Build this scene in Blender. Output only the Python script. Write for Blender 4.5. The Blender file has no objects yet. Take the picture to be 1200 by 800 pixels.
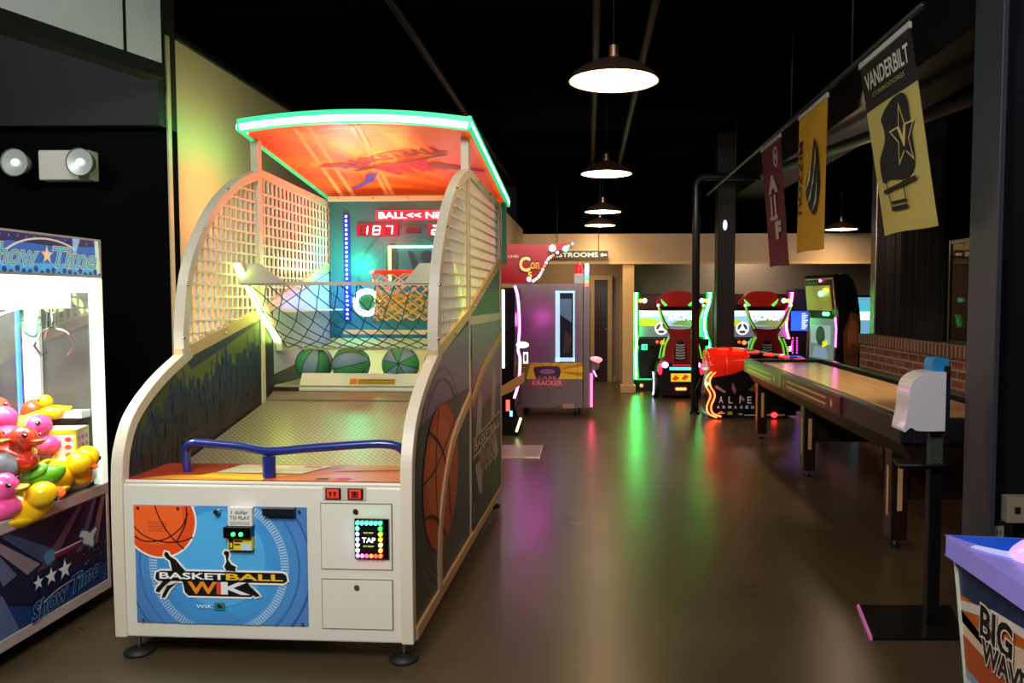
import bpy, math, random
from mathutils import Vector, Matrix, Euler
random.seed(7)
S = bpy.context.scene
COL = S.collection
PI = math.pi
R = math.radians

# ------------------------------------------------------------------ materials
def lin(h):
    h = h.lstrip('#')
    o = []
    for i in (0, 2, 4):
        c = int(h[i:i+2], 16) / 255
        o.append(c / 12.92 if c <= .04045 else ((c + .055) / 1.055) ** 2.4)
    return (o[0], o[1], o[2], 1)
_m = {}
def C(h, rough=.5, metal=0., emit=0., noise=0., scale=8., bump=0., rvar=0., coat=0., name=None):
    key = (h, rough, metal, emit, noise, scale, bump, rvar, coat)
    if key in _m: return _m[key]
    m = bpy.data.materials.new(name or ('mat_' + h.strip('#') + ('_glow' if emit else '')))
    m.use_nodes = True
    nt = m.node_tree; b = nt.nodes['Principled BSDF']
    b.inputs['Base Color'].default_value = lin(h)
    b.inputs['Roughness'].default_value = rough
    b.inputs['Metallic'].default_value = metal
    if coat: b.inputs['Coat Weight'].default_value = coat
    if emit:
        b.inputs['Emission Color'].default_value = lin(h)
        b.inputs['Emission Strength'].default_value = emit
    if noise or bump or rvar:
        tc = nt.nodes.new('ShaderNodeTexCoord'); n = nt.nodes.new('ShaderNodeTexNoise')
        n.inputs['Scale'].default_value = scale; n.inputs['Detail'].default_value = 6
        nt.links.new(tc.outputs['Object'], n.inputs['Vector'])
        if noise:
            mx = nt.nodes.new('ShaderNodeMix'); mx.data_type = 'RGBA'
            c = lin(h)
            mx.inputs[6].default_value = tuple(x * (1 - noise) for x in c[:3]) + (1,)
            mx.inputs[7].default_value = tuple(min(1, x * (1 + noise)) for x in c[:3]) + (1,)
            nt.links.new(n.outputs['Fac'], mx.inputs[0]); nt.links.new(mx.outputs[2], b.inputs['Base Color'])
        if rvar:
            mr = nt.nodes.new('ShaderNodeMapRange')
            mr.inputs[1].default_value = .3; mr.inputs[2].default_value = .7
            mr.inputs[3].default_value = rough - rvar; mr.inputs[4].default_value = rough + rvar
            nt.links.new(n.outputs['Fac'], mr.inputs[0]); nt.links.new(mr.outputs[0], b.inputs['Roughness'])
        if bump:
            bp = nt.nodes.new('ShaderNodeBump'); bp.inputs['Strength'].default_value = bump; bp.inputs['Distance'].default_value = .01
            nt.links.new(n.outputs['Fac'], bp.inputs['Height']); nt.links.new(bp.outputs[0], b.inputs['Normal'])
    _m[key] = m
    return m
def glass(name, tint='#ffffff', refl=.12, rough=0.02):
    m = bpy.data.materials.new(name); m.use_nodes = True; nt = m.node_tree; nt.nodes.clear()
    o = nt.nodes.new('ShaderNodeOutputMaterial'); t = nt.nodes.new('ShaderNodeBsdfTransparent'); g = nt.nodes.new('ShaderNodeBsdfGlossy')
    t.inputs[0].default_value = lin(tint); g.inputs['Roughness'].default_value = rough
    f = nt.nodes.new('ShaderNodeFresnel'); f.inputs[0].default_value = 1.45
    mr = nt.nodes.new('ShaderNodeMath'); mr.operation = 'MULTIPLY'; mr.inputs[1].default_value = refl / .12; mr.use_clamp = True
    mx = nt.nodes.new('ShaderNodeMixShader')
    nt.links.new(f.outputs[0], mr.inputs[0]); nt.links.new(mr.outputs[0], mx.inputs[0])
    nt.links.new(t.outputs[0], mx.inputs[1]); nt.links.new(g.outputs[0], mx.inputs[2]); nt.links.new(mx.outputs[0], o.inputs[0])
    return m
def brick_mat(name, c1, c2, mortar, bw, bh, ms, axes='YZ', off=.5):
    m = bpy.data.materials.new(name); m.use_nodes = True; nt = m.node_tree; b = nt.nodes['Principled BSDF']
    tc = nt.nodes.new('ShaderNodeTexCoord'); sp = nt.nodes.new('ShaderNodeSeparateXYZ'); cb = nt.nodes.new('ShaderNodeCombineXYZ')
    nt.links.new(tc.outputs['Object'], sp.inputs[0])
    nt.links.new(sp.outputs[axes[0]], cb.inputs[0]); nt.links.new(sp.outputs[axes[1]], cb.inputs[1])
    k = nt.nodes.new('ShaderNodeTexBrick'); nt.links.new(cb.outputs[0], k.inputs['Vector'])
    k.inputs['Color1'].default_value = lin(c1); k.inputs['Color2'].default_value = lin(c2); k.inputs['Mortar'].default_value = lin(mortar)
    k.inputs['Scale'].default_value = 1; k.inputs['Brick Width'].default_value = bw; k.inputs['Row Height'].default_value = bh
    k.inputs['Mortar Size'].default_value = ms; k.offset = off
    nt.links.new(k.outputs['Color'], b.inputs['Base Color']); b.inputs['Roughness'].default_value = .75
    bp = nt.nodes.new('ShaderNodeBump'); bp.inputs['Strength'].default_value = .5; bp.inputs['Distance'].default_value = .01; bp.invert = True
    nt.links.new(k.outputs['Fac'], bp.inputs['Height']); nt.links.new(bp.outputs[0], b.inputs['Normal'])
    return m
def wood_mat(name, c1, c2, rough=.3, stretch=(30, 1.2, 30), scale=1.5):
    m = bpy.data.materials.new(name); m.use_nodes = True; nt = m.node_tree; b = nt.nodes['Principled BSDF']
    tc = nt.nodes.new('ShaderNodeTexCoord'); mp = nt.nodes.new('ShaderNodeMapping'); mp.inputs['Scale'].default_value = stretch
    n = nt.nodes.new('ShaderNodeTexNoise'); n.inputs['Scale'].default_value = scale; n.inputs['Detail'].default_value = 8
    cr = nt.nodes.new('ShaderNodeValToRGB'); cr.color_ramp.elements[0].color = lin(c1); cr.color_ramp.elements[1].color = lin(c2)
    cr.color_ramp.elements[0].position = .3; cr.color_ramp.elements[1].position = .7
    nt.links.new(tc.outputs['Object'], mp.inputs[0]); nt.links.new(mp.outputs[0], n.inputs['Vector'])
    nt.links.new(n.outputs['Fac'], cr.inputs[0]); nt.links.new(cr.outputs[0], b.inputs['Base Color'])
    b.inputs['Roughness'].default_value = rough
    return m

# ------------------------------------------------------------------ mesh builder
class MB:
    def __init__(s): s.v = []; s.f = []; s.mi = []; s.mats = []; s.sm = []
    def m(s, mat):
        if mat not in s.mats: s.mats.append(mat)
        return s.mats.index(mat)
    def add(s, vs, fs, mat, smooth=False):
        o = len(s.v); s.v += [tuple(p) for p in vs]; k = s.m(mat)
        for f in fs: s.f.append(tuple(o + i for i in f)); s.mi.append(k); s.sm.append(smooth)
    def box(s, x0, x1, y0, y1, z0, z1, mat, M=None):
        vs = [Vector((x, y, z)) for z in (z0, z1) for y in (y0, y1) for x in (x0, x1)]
        if M: vs = [M @ p for p in vs]
        s.add(vs, [(0, 2, 3, 1), (4, 5, 7, 6), (0, 1, 5, 4), (2, 6, 7, 3), (0, 4, 6, 2), (1, 3, 7, 5)], mat)
    def prism(s, pts, ax, t0, t1, mat, smooth=False):
        def P(p, t): return {'x': (t, p[0], p[1]), 'y': (p[0], t, p[1]), 'z': (p[0], p[1], t)}[ax]
        n = len(pts); vs = [P(p, t0) for p in pts] + [P(p, t1) for p in pts]
        fs = [tuple(range(n)), tuple(range(2 * n - 1, n - 1, -1))]
        s.add(vs, fs, mat); s.add(vs, [((i + 1) % n, i, n + i, n + (i + 1) % n) for i in range(n)], mat, smooth)
    def ribbon(s, pts, w, ax, t0, t1, mat, side=0):
        """flat bar of width w that follows pts in a plane, between t0 and t1 on the third axis"""
        L = []; Rr = []; n = len(pts)
        for i in range(n):
            a = Vector(pts[max(0, i - 1)]); b = Vector(pts[min(n - 1, i + 1)]); d = (b - a).normalized(); nn = Vector((-d.y, d.x)); p = Vector(pts[i])
            L.append(p + nn * w * (.5 + side / 2)); Rr.append(p - nn * w * (.5 - side / 2))
        def P3(p, t): return {'x': (t, p[0], p[1]), 'y': (p[0], t, p[1]), 'z': (p[0], p[1], t)}[ax]
        vs = []
        for i in range(n): vs += [P3(L[i], t0), P3(L[i], t1), P3(Rr[i], t1), P3(Rr[i], t0)]
        s.add(vs, [(4 * i + j, 4 * i + (j + 1) % 4, 4 * i + 4 + (j + 1) % 4, 4 * i + 4 + j) for i in range(n - 1) for j in range(4)] + [(3, 2, 1, 0), (4 * n - 4, 4 * n - 3, 4 * n - 2, 4 * n - 1)], mat)
    def tube(s, pts, r, mat, n=8, closed=False, caps=True):
        pts = [Vector(p) for p in pts]; k = len(pts); up = Vector((0, 0, 1)); vs = []; fs = []
        for i, p in enumerate(pts):
            if closed: d = pts[(i + 1) % k] - pts[i - 1]
            else: d = pts[min(i + 1, k - 1)] - pts[max(i - 1, 0)]
            d.normalize(); u = up if abs(d.z) < .9 else Vector((1, 0, 0))
            if i and not closed: u = last
            a = d.cross(u).normalized(); b = a.cross(d).normalized(); last = b
            rr = r[i] if isinstance(r, (list, tuple)) else r
            for j in range(n):
                t = 2 * PI * j / n; vs.append(p + a * math.cos(t) * rr + b * math.sin(t) * rr)
        for i in range(k if closed else k - 1):
            q = (i + 1) % k
            for j in range(n): fs.append((i * n + j, i * n + (j + 1) % n, q * n + (j + 1) % n, q * n + j))
        if caps and not closed: fs.append(tuple(range(n - 1, -1, -1))); fs.append(tuple((k - 1) * n + j for j in range(n)))
        s.add(vs, fs, mat, n > 4)
    def lathe(s, prof, c, mat, n=32, ax='z', smooth=True):
        vs = []; fs = []
        for (r, h) in prof:
            for j in range(n):
                t = 2 * PI * j / n; a, b = r * math.cos(t), r * math.sin(t)
                p = {'z': (a, b, h), 'y': (a, h, b), 'x': (h, a, b)}[ax]
                vs.append((c[0] + p[0], c[1] + p[1], c[2] + p[2]))
        for i in range(len(prof) - 1):
            for j in range(n): fs.append((i * n + j, i * n + (j + 1) % n, (i + 1) * n + (j + 1) % n, (i + 1) * n + j))
        s.add(vs, fs, mat, smooth)
    def cyl(s, c, r, h, mat, ax='z', n=24):
        s.lathe([(0.0001, 0), (r, 0)], c, mat, n, ax, False); s.lathe([(r, 0), (r, h)], c, mat, n, ax); s.lathe([(r, h), (0.0001, h)], c, mat, n, ax, False)
    def ball(s, c, r, mat, nu=16, nv=10, fn=None, M=None, pick=None):
        rr = r if isinstance(r, (tuple, list)) else (r, r, r); vs = []
        for i in range(nv + 1):
            ph = PI * i / nv
            for j in range(nu):
                t = 2 * PI * j / nu; p = Vector((math.sin(ph) * math.cos(t), math.sin(ph) * math.sin(t), math.cos(ph)))
                if fn: p = Vector(fn(p))
                p = Vector((p.x * rr[0], p.y * rr[1], p.z * rr[2]))
                if M: p = M @ p
                vs.append(p + Vector(c))
        for i in range(nv):
            for j in range(nu):
                f = (i * nu + j, (i + 1) * nu + j, (i + 1) * nu + (j + 1) % nu, i * nu + (j + 1) % nu)
                s.add([vs[q] for q in f], [(0, 1, 2, 3)], pick(i, j) if pick else mat, True) if pick else None
        if not pick:
            s.add(vs, [(i * nu + j, (i + 1) * nu + j, (i + 1) * nu + (j + 1) % nu, i * nu + (j + 1) % nu) for i in range(nv) for j in range(nu)], mat, True)
    def build(s, name, parent=None, bevel=0., w=False, weld=False):
        me = bpy.data.meshes.new(name); vs = s.v
        if w and parent:
            r = parent
            while r.parent: r = r.parent
            l = r.location; vs = [(p[0] - l.x, p[1] - l.y, p[2] - l.z) for p in vs]
        me.from_pydata(vs, [], s.f)
        for mt in s.mats: me.materials.append(mt)
        me.polygons.foreach_set('material_index', s.mi); me.polygons.foreach_set('use_smooth', s.sm)
        me.update()
        if weld:
            import bmesh
            bm = bmesh.new(); bm.from_mesh(me); bmesh.ops.remove_doubles(bm, verts=bm.verts, dist=1e-5); bmesh.ops.recalc_face_normals(bm, faces=bm.faces); bm.to_mesh(me); bm.free()
        o = bpy.data.objects.new(name, me); COL.objects.link(o)
        if parent: o.parent = parent
        if bevel:
            b = o.modifiers.new('bevel', 'BEVEL'); b.width = bevel; b.segments = 2; b.limit_method = 'ANGLE'
        return o
_tc = {}
def text2d(s, off=0., shear=0., res=3):
    k = (s, off, shear, res)
    if k not in _tc:
        cu = bpy.data.curves.new('t', 'FONT'); cu.body = s; cu.size = 1; cu.offset = off; cu.shear = shear; cu.resolution_u = res; cu.fill_mode = 'FRONT'
        o = bpy.data.objects.new('t', cu); COL.objects.link(o)
        dg = bpy.context.evaluated_depsgraph_get(); me = bpy.data.meshes.new_from_object(o.evaluated_get(dg))
        _tc[k] = ([(v.co.x, v.co.y) for v in me.vertices], [tuple(p.vertices) for p in me.polygons])
        bpy.data.objects.remove(o); bpy.data.curves.remove(cu); bpy.data.meshes.remove(me)
    return _tc[k]
class Art:
    """draws flat shapes on a plane: O origin, X and Y directions; each call lies a little above the last"""
    def __init__(s, mb, O, X, Y, step=.0004, clip=None, fn=None):
        s.mb = mb; s.O = Vector(O); s.X = Vector(X).normalized(); s.Y = Vector(Y).normalized(); s.N = s.X.cross(s.Y); s.e = step; s.step = step; s.clip = clip; s.fn = fn; s.rot = None
    def at(s, p, e=None):
        if s.fn: return s.fn(p[0], p[1], s.e if e is None else e)
        return s.O + s.X * p[0] + s.Y * p[1] + s.N * (s.e if e is None else e)
    def _clip(s, pts):
        if not s.clip: return pts
        x0, x1, y0, y1 = s.clip
        for ax, lim, sg in ((0, x0, 1), (0, x1, -1), (1, y0, 1), (1, y1, -1)):
            out = []
            for i in range(len(pts)):
                a, b = pts[i - 1], pts[i]; ia = (a[ax] - lim) * sg >= 0; ib = (b[ax] - lim) * sg >= 0
                if ia != ib:
                    t = (lim - a[ax]) / (b[ax] - a[ax]); out.append((a[0] + (b[0] - a[0]) * t, a[1] + (b[1] - a[1]) * t))
                if ib: out.append(tuple(b))
            pts = out
            if len(pts) < 3: return []
        return pts
    def up(s): s.e += s.step
    def poly(s, pts, mat, up=True):
        if s.rot:
            c, a = s.rot; ca, sa = math.cos(a), math.sin(a)
            pts = [(c[0] + (p[0] - c[0]) * ca - (p[1] - c[1]) * sa, c[1] + (p[0] - c[0]) * sa + (p[1] - c[1]) * ca) for p in pts]
        pts = s._clip([tuple(p) for p in pts])
        if len(pts) > 2: s.mb.add([s.at(p) for p in pts], [tuple(range(len(pts)))], mat)
        if up: s.up()
    def rect(s, x0, x1, y0, y1, mat, up=True): s.poly([(x0, y0), (x1, y0), (x1, y1), (x0, y1)], mat, up)
    def circ(s, cx, cy, r, mat, n=32, ry=None, up=True): s.poly([(cx + r * math.cos(2 * PI * i / n), cy + (ry or r) * math.sin(2 * PI * i / n)) for i in range(n)], mat, up)
    def ring(s, cx, cy, r0, r1, mat, n=40, a0=0, a1=2 * PI, gap=0., sy=1.):
        for i in range(n):
            t0 = a0 + (a1 - a0) * i / n; t1 = a0 + (a1 - a0) * (i + 1 - gap) / n
            s.poly([(cx + r * math.cos(t), cy + sy * r * math.sin(t)) for r, t in ((r0, t0), (r1, t0), (r1, t1), (r0, t1))], mat, False)
        s.up()
    def line(s, pts, w, mat):
        for a, b in zip(pts, pts[1:]):
            dx, dy = b[0] - a[0], b[1] - a[1]; l = math.hypot(dx, dy) or 1; nx, ny = -dy / l * w / 2, dx / l * w / 2
            s.poly([(a[0] - nx, a[1] - ny), (b[0] - nx, b[1] - ny), (b[0] + nx, b[1] + ny), (a[0] + nx, a[1] + ny)], mat, False)
        s.up()
    def star(s, cx, cy, r, mat, n=5, k=.42, a=PI / 2):
        s.poly([(cx + (r if i % 2 == 0 else r * k) * math.cos(a + i * PI / n), cy + (r if i % 2 == 0 else r * k) * math.sin(a + i * PI / n)) for i in range(2 * n)], mat)
    def text(s, t, cx, cy, w, h, mat, off=0., shear=0., ref=None, warp=None):
        """lettering fitted to a box w x h centred at cx, cy; ref measures the box without the outline offset"""
        vs, fs = text2d(t, off, shear); rv = text2d(t, 0., shear)[0]
        xs = [v[0] for v in rv]; ys = [v[1] for v in rv]; x0, x1, y0, y1 = min(xs), max(xs), min(ys), max(ys)
        kx = w / (x1 - x0); ky = h / (y1 - y0); P = []
        for v in vs:
            x = (v[0] - (x0 + x1) / 2) * kx; y = (v[1] - (y0 + y1) / 2) * ky
            if warp: x, y = warp(x, y)
            x += cx; y += cy
            if s.rot:
                c, a = s.rot; ca, sa = math.cos(a), math.sin(a); x, y = c[0] + (x - c[0]) * ca - (y - c[1]) * sa, c[1] + (x - c[0]) * sa + (y - c[1]) * ca
            P.append(s.at((x, y)))
        s.mb.add(P, fs, mat); s.up()
def smooth(pts, k=6):
    """Catmull-Rom through pts"""
    out = []; n = len(pts)
    for i in range(n - 1):
        p = [Vector(pts[max(0, i - 1)]), Vector(pts[i]), Vector(pts[i + 1]), Vector(pts[min(n - 1, i + 2)])]
        for j in range(k):
            t = j / k; out.append(.5 * (2 * p[1] + (p[2] - p[0]) * t + (2 * p[0] - 5 * p[1] + 4 * p[2] - p[3]) * t * t + (3 * p[1] - p[0] - 3 * p[2] + p[3]) * t ** 3))
    out.append(Vector(pts[-1])); return [tuple(q) for q in out]
def tag(o, label, cat, group=None):
    o['label'] = label; o['category'] = cat
    if group: o['group'] = group
    return o
def thing(name, label, cat, loc=(0, 0, 0), rotz=0., group=None, rot=None):
    o = bpy.data.objects.new(name, None); COL.objects.link(o); o.location = loc; o.rotation_euler = rot or (0, 0, rotz); o.empty_display_size = .1
    return tag(o, label, cat, group)
def struct(o): o['kind'] = 'structure'; return o
def sbox(name, x0, x1, y0, y1, z0, z1, mat, bevel=0):
    m = MB(); m.box(x0, x1, y0, y1, z0, z1, mat); return struct(m.build(name, bevel=bevel))
def kids(o): return [c for c in bpy.data.objects if c.parent == o]
def dup(root, loc, label, rot=None, deep=True, swap=None):
    ch = kids(root); r = root.copy(); COL.objects.link(r); r.location = loc; r['label'] = label
    if rot: r.rotation_euler = rot
    for c0 in ch:
        c = c0.copy(); COL.objects.link(c); c.parent = r
        if swap and c0.name.split('.')[0] in swap:
            c.data = c.data.copy(); c.data.materials[0] = swap[c0.name.split('.')[0]]
        for g0 in kids(c0):
            g = g0.copy(); COL.objects.link(g); g.parent = c
    return r
def light(name, kind, loc, energy, color, size=.3, rot=None, sy=None, spot=None, target=None, blend=.5, parent=None):
    l = bpy.data.lights.new(name, kind); l.energy = energy; l.color = lin(color)[:3]
    if kind == 'AREA':
        l.size = size
        if sy: l.shape = 'RECTANGLE'; l.size_y = sy
    else: l.shadow_soft_size = size
    if kind == 'SPOT': l.spot_size = R(spot or 60); l.spot_blend = blend
    o = bpy.data.objects.new(name, l); COL.objects.link(o); o.location = loc
    if target: o.rotation_euler = (Vector(target) - Vector(loc)).to_track_quat('-Z', 'Y').to_euler()
    elif rot: o.rotation_euler = rot
    return o

WHITE = C('#d9d6c8', .35); OFFW = C('#cfcabb', .4); BLACK = C('#060607', .45); GLOSSBLK = C('#050506', .12); DARK = C('#141416', .5)
STEEL = C('#a8a8a4', .3, 1.); CHROME = C('#d8d8d8', .12, 1.); INK = C('#0a0a0e', .5)

# ------------------------------------------------------------------ camera
cd = bpy.data.cameras.new('camera'); cam = bpy.data.objects.new('camera', cd); COL.objects.link(cam)
cam.location = (0, 0, 1.5); cam.rotation_euler = (PI / 2 - math.atan(50 / 933.48), 0, math.atan(30 / 933.))
cd.sensor_width = 36; cd.lens = 933. / 1200 * 36; cd.shift_x = -.05; cd.clip_start = .05
S.camera = cam
S.view_settings.view_transform = 'Standard'; S.view_settings.look = 'None'
S.cycles.max_bounces = 7; S.cycles.transparent_max_bounces = 12; S.cycles.sample_clamp_indirect = 4; S.cycles.use_denoising = True; S.cycles.denoising_prefilter = 'ACCURATE'
S.cycles.caustics_reflective = False; S.cycles.caustics_refractive = False
w = bpy.data.worlds.new('world'); S.world = w; w.use_nodes = True
w.node_tree.nodes['Background'].inputs[0].default_value = (.012, .011, .013, 1); w.node_tree.nodes['Background'].inputs[1].default_value = .35

# ------------------------------------------------------------------ room
FLOOR = C('#453a29', .30, noise=.3, scale=1.6, rvar=.03, bump=.02, name='polished_concrete')
FLOOR.node_tree.nodes['Principled BSDF'].inputs['Specular IOR Level'].default_value = .75
sbox('floor', -7, 7, -4, 16, -.1, 0, FLOOR)
CEIL = C('#060607', .8, name='black_ceiling_paint')
sbox('ceiling', -7, 7, -4, 16, 3.75, 3.85, CEIL)
BWALL = C('#0b0b0d', .7, noise=.15, scale=3, name='black_wall_paint')
BEIGE = C('#b8a184', .6, noise=.08, scale=1.5, name='beige_wall_paint')
TAN = C('#a8977c', .6, noise=.06, scale=2, name='tan_wall_paint')
GREYW = C('#7c7066', .7, noise=.08, scale=2, name='grey_wall_paint')
def matte(m_): m_.node_tree.nodes['Principled BSDF'].inputs['Specular IOR Level'].default_value = 0; return m_
matte(BWALL); matte(CEIL)
sbox('wall_left_front', -7, -2.45, 4.6, 4.72, 0, 2.49, BWALL)
sbox('wall_left_bulkhead', -7, -2.45, 4.52, 4.72, 2.49, 3.75, C('#040405', .7))
sbox('wall_left', -2.57, -2.45, 4.725, 9.35, 0, 3.03, BEIGE)
sbox('trim_1', -2.60, -2.43, 4.725, 9.35, 3.032, 3.07, C('#0c0f0e', .4))
sbox('trim_2', -2.449, -2.44, 4.6, 4.64, 0, 3.02, C('#b9a98e', .5))
sbox('wall_left_return', -2.45, -1.05, 9.37, 9.47, 0, 2.61, BEIGE)
sbox('wall_left_far', -1.15, -1.05, 9.475, 12.69, 0, 2.60, BEIGE)
sbox('wall_back_upper', -1.15, 6, 12.72, 12.86, 2.53, 3.75, matte(C('#020203', .8)))
sbox('wall_back_header', -1.15, 5.2, 12.7, 12.84, 2.08, 2.528, TAN)
sbox('wall_back_ledge', -1.04, 5.2, 12.66, 12.695, 2.05, 2.09, C('#c0a878', .5))
m = MB(); m.box(.54, .72, 12.7, 12.88, 0, 2.05, C('#c9ad7c', .5)); m.box(.51, .75, 12.67, 12.91, 0, .12, C('#c9ad7c', .5)); struct(m.build('trim_3', bevel=.006))
sbox('wall_restroom_back', -1.3, .72, 14.5, 14.6, 0, 2.5, GREYW)
sbox('wall_restroom_side', .66, .72, 12.9, 14.49, 0, 2.5, GREYW)
sbox('wall_restroom_left', -1.3, -1.16, 12.7, 14.49, 0, 2.5, GREYW)
sbox('wall_back', .73, 6, 14.0, 14.1, 0, 2.5, C('#6e655c', .7, noise=.08, scale=2))
sbox('ceiling_restroom', -1.3, 6, 12.88, 14.49, 2.51, 2.6, C('#3a352f', .8))
sbox('baseboard_back', -1.15, .5, 14.46, 14.498, 0, .1, C('#8d8064', .5))
# restroom door in the recess
m = MB(); fr = C('#9c8c70', .5)
m.box(.02, .10, 14.42, 14.49, 0, 1.84, fr); m.box(.34, .42, 14.42, 14.49, 0, 1.84, fr); m.box(.02, .42, 14.42, 14.49, 1.84, 1.92, fr)
dr = struct(m.build('door_1'))
m = MB(); m.box(.10, .34, 14.44, 14.48, .01, 1.84, C('#1c120c', .3)); dl = m.build('door_leaf', dr)
m = MB(); m.ball((.31, 14.42, .95), .02, STEEL, 10, 6); m.build('door_handle', dr)
sbox('trim_4', .56, .60, 14.44, 14.49, 0, 2.05, C('#8d7d62', .5))
# low brick wall, black curtains and dark window on the right
sbox('wall_right_brick', 2.9, 3.05, 2.5, 8.6, 0, 1.03, brick_mat('red_brick', '#5a2a22', '#7a4030', '#8d8078', .215, .072, .008))
sbox('wall_right_brick_cap', 2.88, 3.07, 2.5, 8.6, 1.031, 1.13, brick_mat('soldier_brick', '#6a3a2c', '#4a241c', '#8d8078', .072, .3, .009, off=0))
m = MB()
pts = []
for i in range(161):
    y = 6.78 + 1.47 * i / 160; pts.append((2.98 + .035 * math.sin(i * .42) + .015 * math.sin(i * 1.9), y))
vs = [(p[0], p[1], z) for z in (1.14, 3.5) for p in pts]; n = len(pts)
m.add(vs, [(i, i + 1, n + i + 1, n + i) for i in range(n - 1)], C('#060507', .95), True)
tag(m.build('black_curtain'), 'black pleated curtain hanging above the low brick wall', 'curtain')
m = MB(); m.box(2.93, 3.03, 8.28, 8.42, 1.13, 3.7, C('#8e8a86', .25, .9)); tag(m.build('metal_post', bevel=.01), 'brushed metal post rising from far end of the brick wall', 'post')
m = MB()
for a in ((6.67, 6.70, 1.13, 1.98), (3.9, 3.96, 1.13, 1.98)): m.box(2.97, 3.0, a[0], a[1], a[2], a[3], C('#050506', .5))
m.box(2.97, 3.0, 3.96, 6.66, 1.95, 1.98, C('#050506', .5)); m.box(2.97, 3.0, 3.96, 6.66, 1.13, 1.16, C('#050506', .5))
wd = struct(m.build('window_1'))
m = MB(); m.box(2.98, 2.99, 3.96, 6.66, 1.16, 1.95, glass('dark_window_glass', '#8a8e92', .1)); m.build('window_pane', wd)
sbox('wall_right_upper', 2.94, 3.04, 2.5, 6.74, 1.985, 3.74, matte(C('#070708', .8)))
sbox('wall_right', 5.2, 5.3, -4, 14, 0, 3.75, BWALL)
sbox('wall_left_near', -7, -6.9, -4, 4.6, 0, 3.75, BWALL)
sbox('wall_rear', -7, 5.2, -4, -3.9, 0, 3.75, C('#1a1816', .7))
# pale header panel, top left
PAL = C('#c2cccc', .5, noise=.1, scale=4, name='pale_header_paint')
def vwall(name, a, b, z0, z1, t, mat):
    a = Vector(a); b = Vector(b); d = (b - a).normalized(); n = Vector((-d.y, d.x)) * t
    m = MB(); m.prism([a, b, b + n, a + n], 'z', z0, z1, mat); return struct(m.build(name))
P = lambda t: (-2.36 - .32 * t, 4.4 - t)
vwall('wall_header_left', P(1.6), P(.235), 2.80, 3.74, .06, PAL)
vwall('wall_header_end', P(.215), P(0), 2.80, 3.74, .06, PAL)
vwall('trim_5', P(.235), P(.215), 2.80, 3.74, .04, C('#151515', .5))
vwall('trim_6', P(1.6), P(-.01), 2.72, 2.795, .12, C('#08080a', .6))
# columns, ceiling steel and ducts
COLM = C('#3e4148', .42, noise=.1, scale=5, name='charcoal_column_paint')
m = MB(); m.box(1.805, 1.83, 3.6, 3.86, 0, 3.74, COLM); m.box(1.83, 2.15, 3.72, 3.745, 0, 3.74, C('#111216', .45)); m.box(2.15, 2.175, 3.6, 3.86, 0, 3.74, COLM)
struct(m.build('column_1', bevel=.003))
m = MB(); m.box(1.74, 1.98, 10.9, 11.14, 0, 3.74, C('#0f0f11', .45)); struct(m.build('column_2', bevel=.004))
m = MB(); m.tube([(1.385, 10.4, 0), (1.385, 10.4, 2.95)] + [(1.385 + .12 * (1 - math.cos(a)), 10.4, 2.95 + .12 * math.sin(a)) for a in (PI / 8, PI / 4, 3 * PI / 8, PI / 2)] + [(2.2, 10.4, 3.07)], .05, C('#17181b', .35), 14)
m.cyl((1.385, 10.4, 0), .07, .03, C('#17181b', .35)); tag(m.build('round_pipe_column'), 'slim round black pipe column with elbow near the ceiling', 'pipe column')
BEAM = matte(C('#08080a', .7))
for i, y in enumerate((1.8, 3.6, 5.6, 7.6, 9.6, 11.6)):
    m = MB(); m.box(-6.9, 5.1, y - .06, y + .06, 3.5, 3.53, BEAM); m.box(-6.9, 5.1, y - .01, y + .01, 3.53, 3.72, BEAM); m.box(-6.9, 5.1, y - .06, y + .06, 3.72, 3.745, BEAM)
    struct(m.build('ceiling_beam'))
for x, z in ((-1.2, 3.3), (.05, 3.42), (.42, 3.38), (2.4, 3.3)):
    m = MB(); m.tube([(x, 1, z), (x, 12.6, z)], .03, C('#0d0d10', .5), 10); struct(m.build('ceiling_conduit'))
m = MB(); m.box(-1.0, -.9, 2, 12.6, 3.4, 3.43, BEAM); struct(m.build('ceiling_cable_tray'))
m = MB(); m.tube([(2.75, 3.2, 2.72), (2.1, 9.8, 3.0)], .05, C('#0f0f12', .5), 12); struct(m.build('ceiling_duct'))
m = MB(); m.box(2.2, 2.75, 4.5, 12.6, 3.05, 3.45, C('#0f0f12', .5)); struct(m.build('ceiling_duct_box'))

# ------------------------------------------------------------------ pendant lamps
def make_pendant(loc, label):
    t = thing('pendant_lamp', label, 'lamp', loc, group='warm metal pendant lamps')
    m = MB(); al = C('#846450', .3, .9, emit=.02)  # faint emission stands in for ambient light on the metal
    m.lathe([(.035, .115), (.05, .108), (.10, .092), (.17, .060), (.215, .028), (.235, .0), (.238, -.010)], (0, 0, 0), al, 40)
    m.build('lamp_shade', t)
    m = MB(); m.lathe([(.001, .075), (.08, .072), (.16, .042), (.21, .014), (.231, -.008)], (0, 0, 0), C('#ffdca6', .6, emit=7), 40); m.build('reflector', t)
    m = MB(); m.ball((0, 0, .015), .045, C('#fff2d8', .5, emit=22), 14, 10); m.build('bulb', t)
    m = MB(); m.cyl((0, 0, .112), .026, .065, al); m.build('lamp_cap', t)
    m = MB(); m.tube([(0, 0, .177), (0, 0, 3.74 - loc[2])], .003, DARK, 6); m.build('suspension_rod', t)
    light('pendant_glow', 'SPOT', (loc[0], loc[1], loc[2] - .03), 45, '#ffce94', .12, rot=(0, 0, 0), spot=150, blend=.8)
    return t
make_pendant((.13, 4.30, 2.66), 'nearest and largest pendant lamp, glowing under the black ceiling')
make_pendant((.16, 7.45, 2.66), 'second pendant lamp, directly beyond the largest one')
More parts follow.
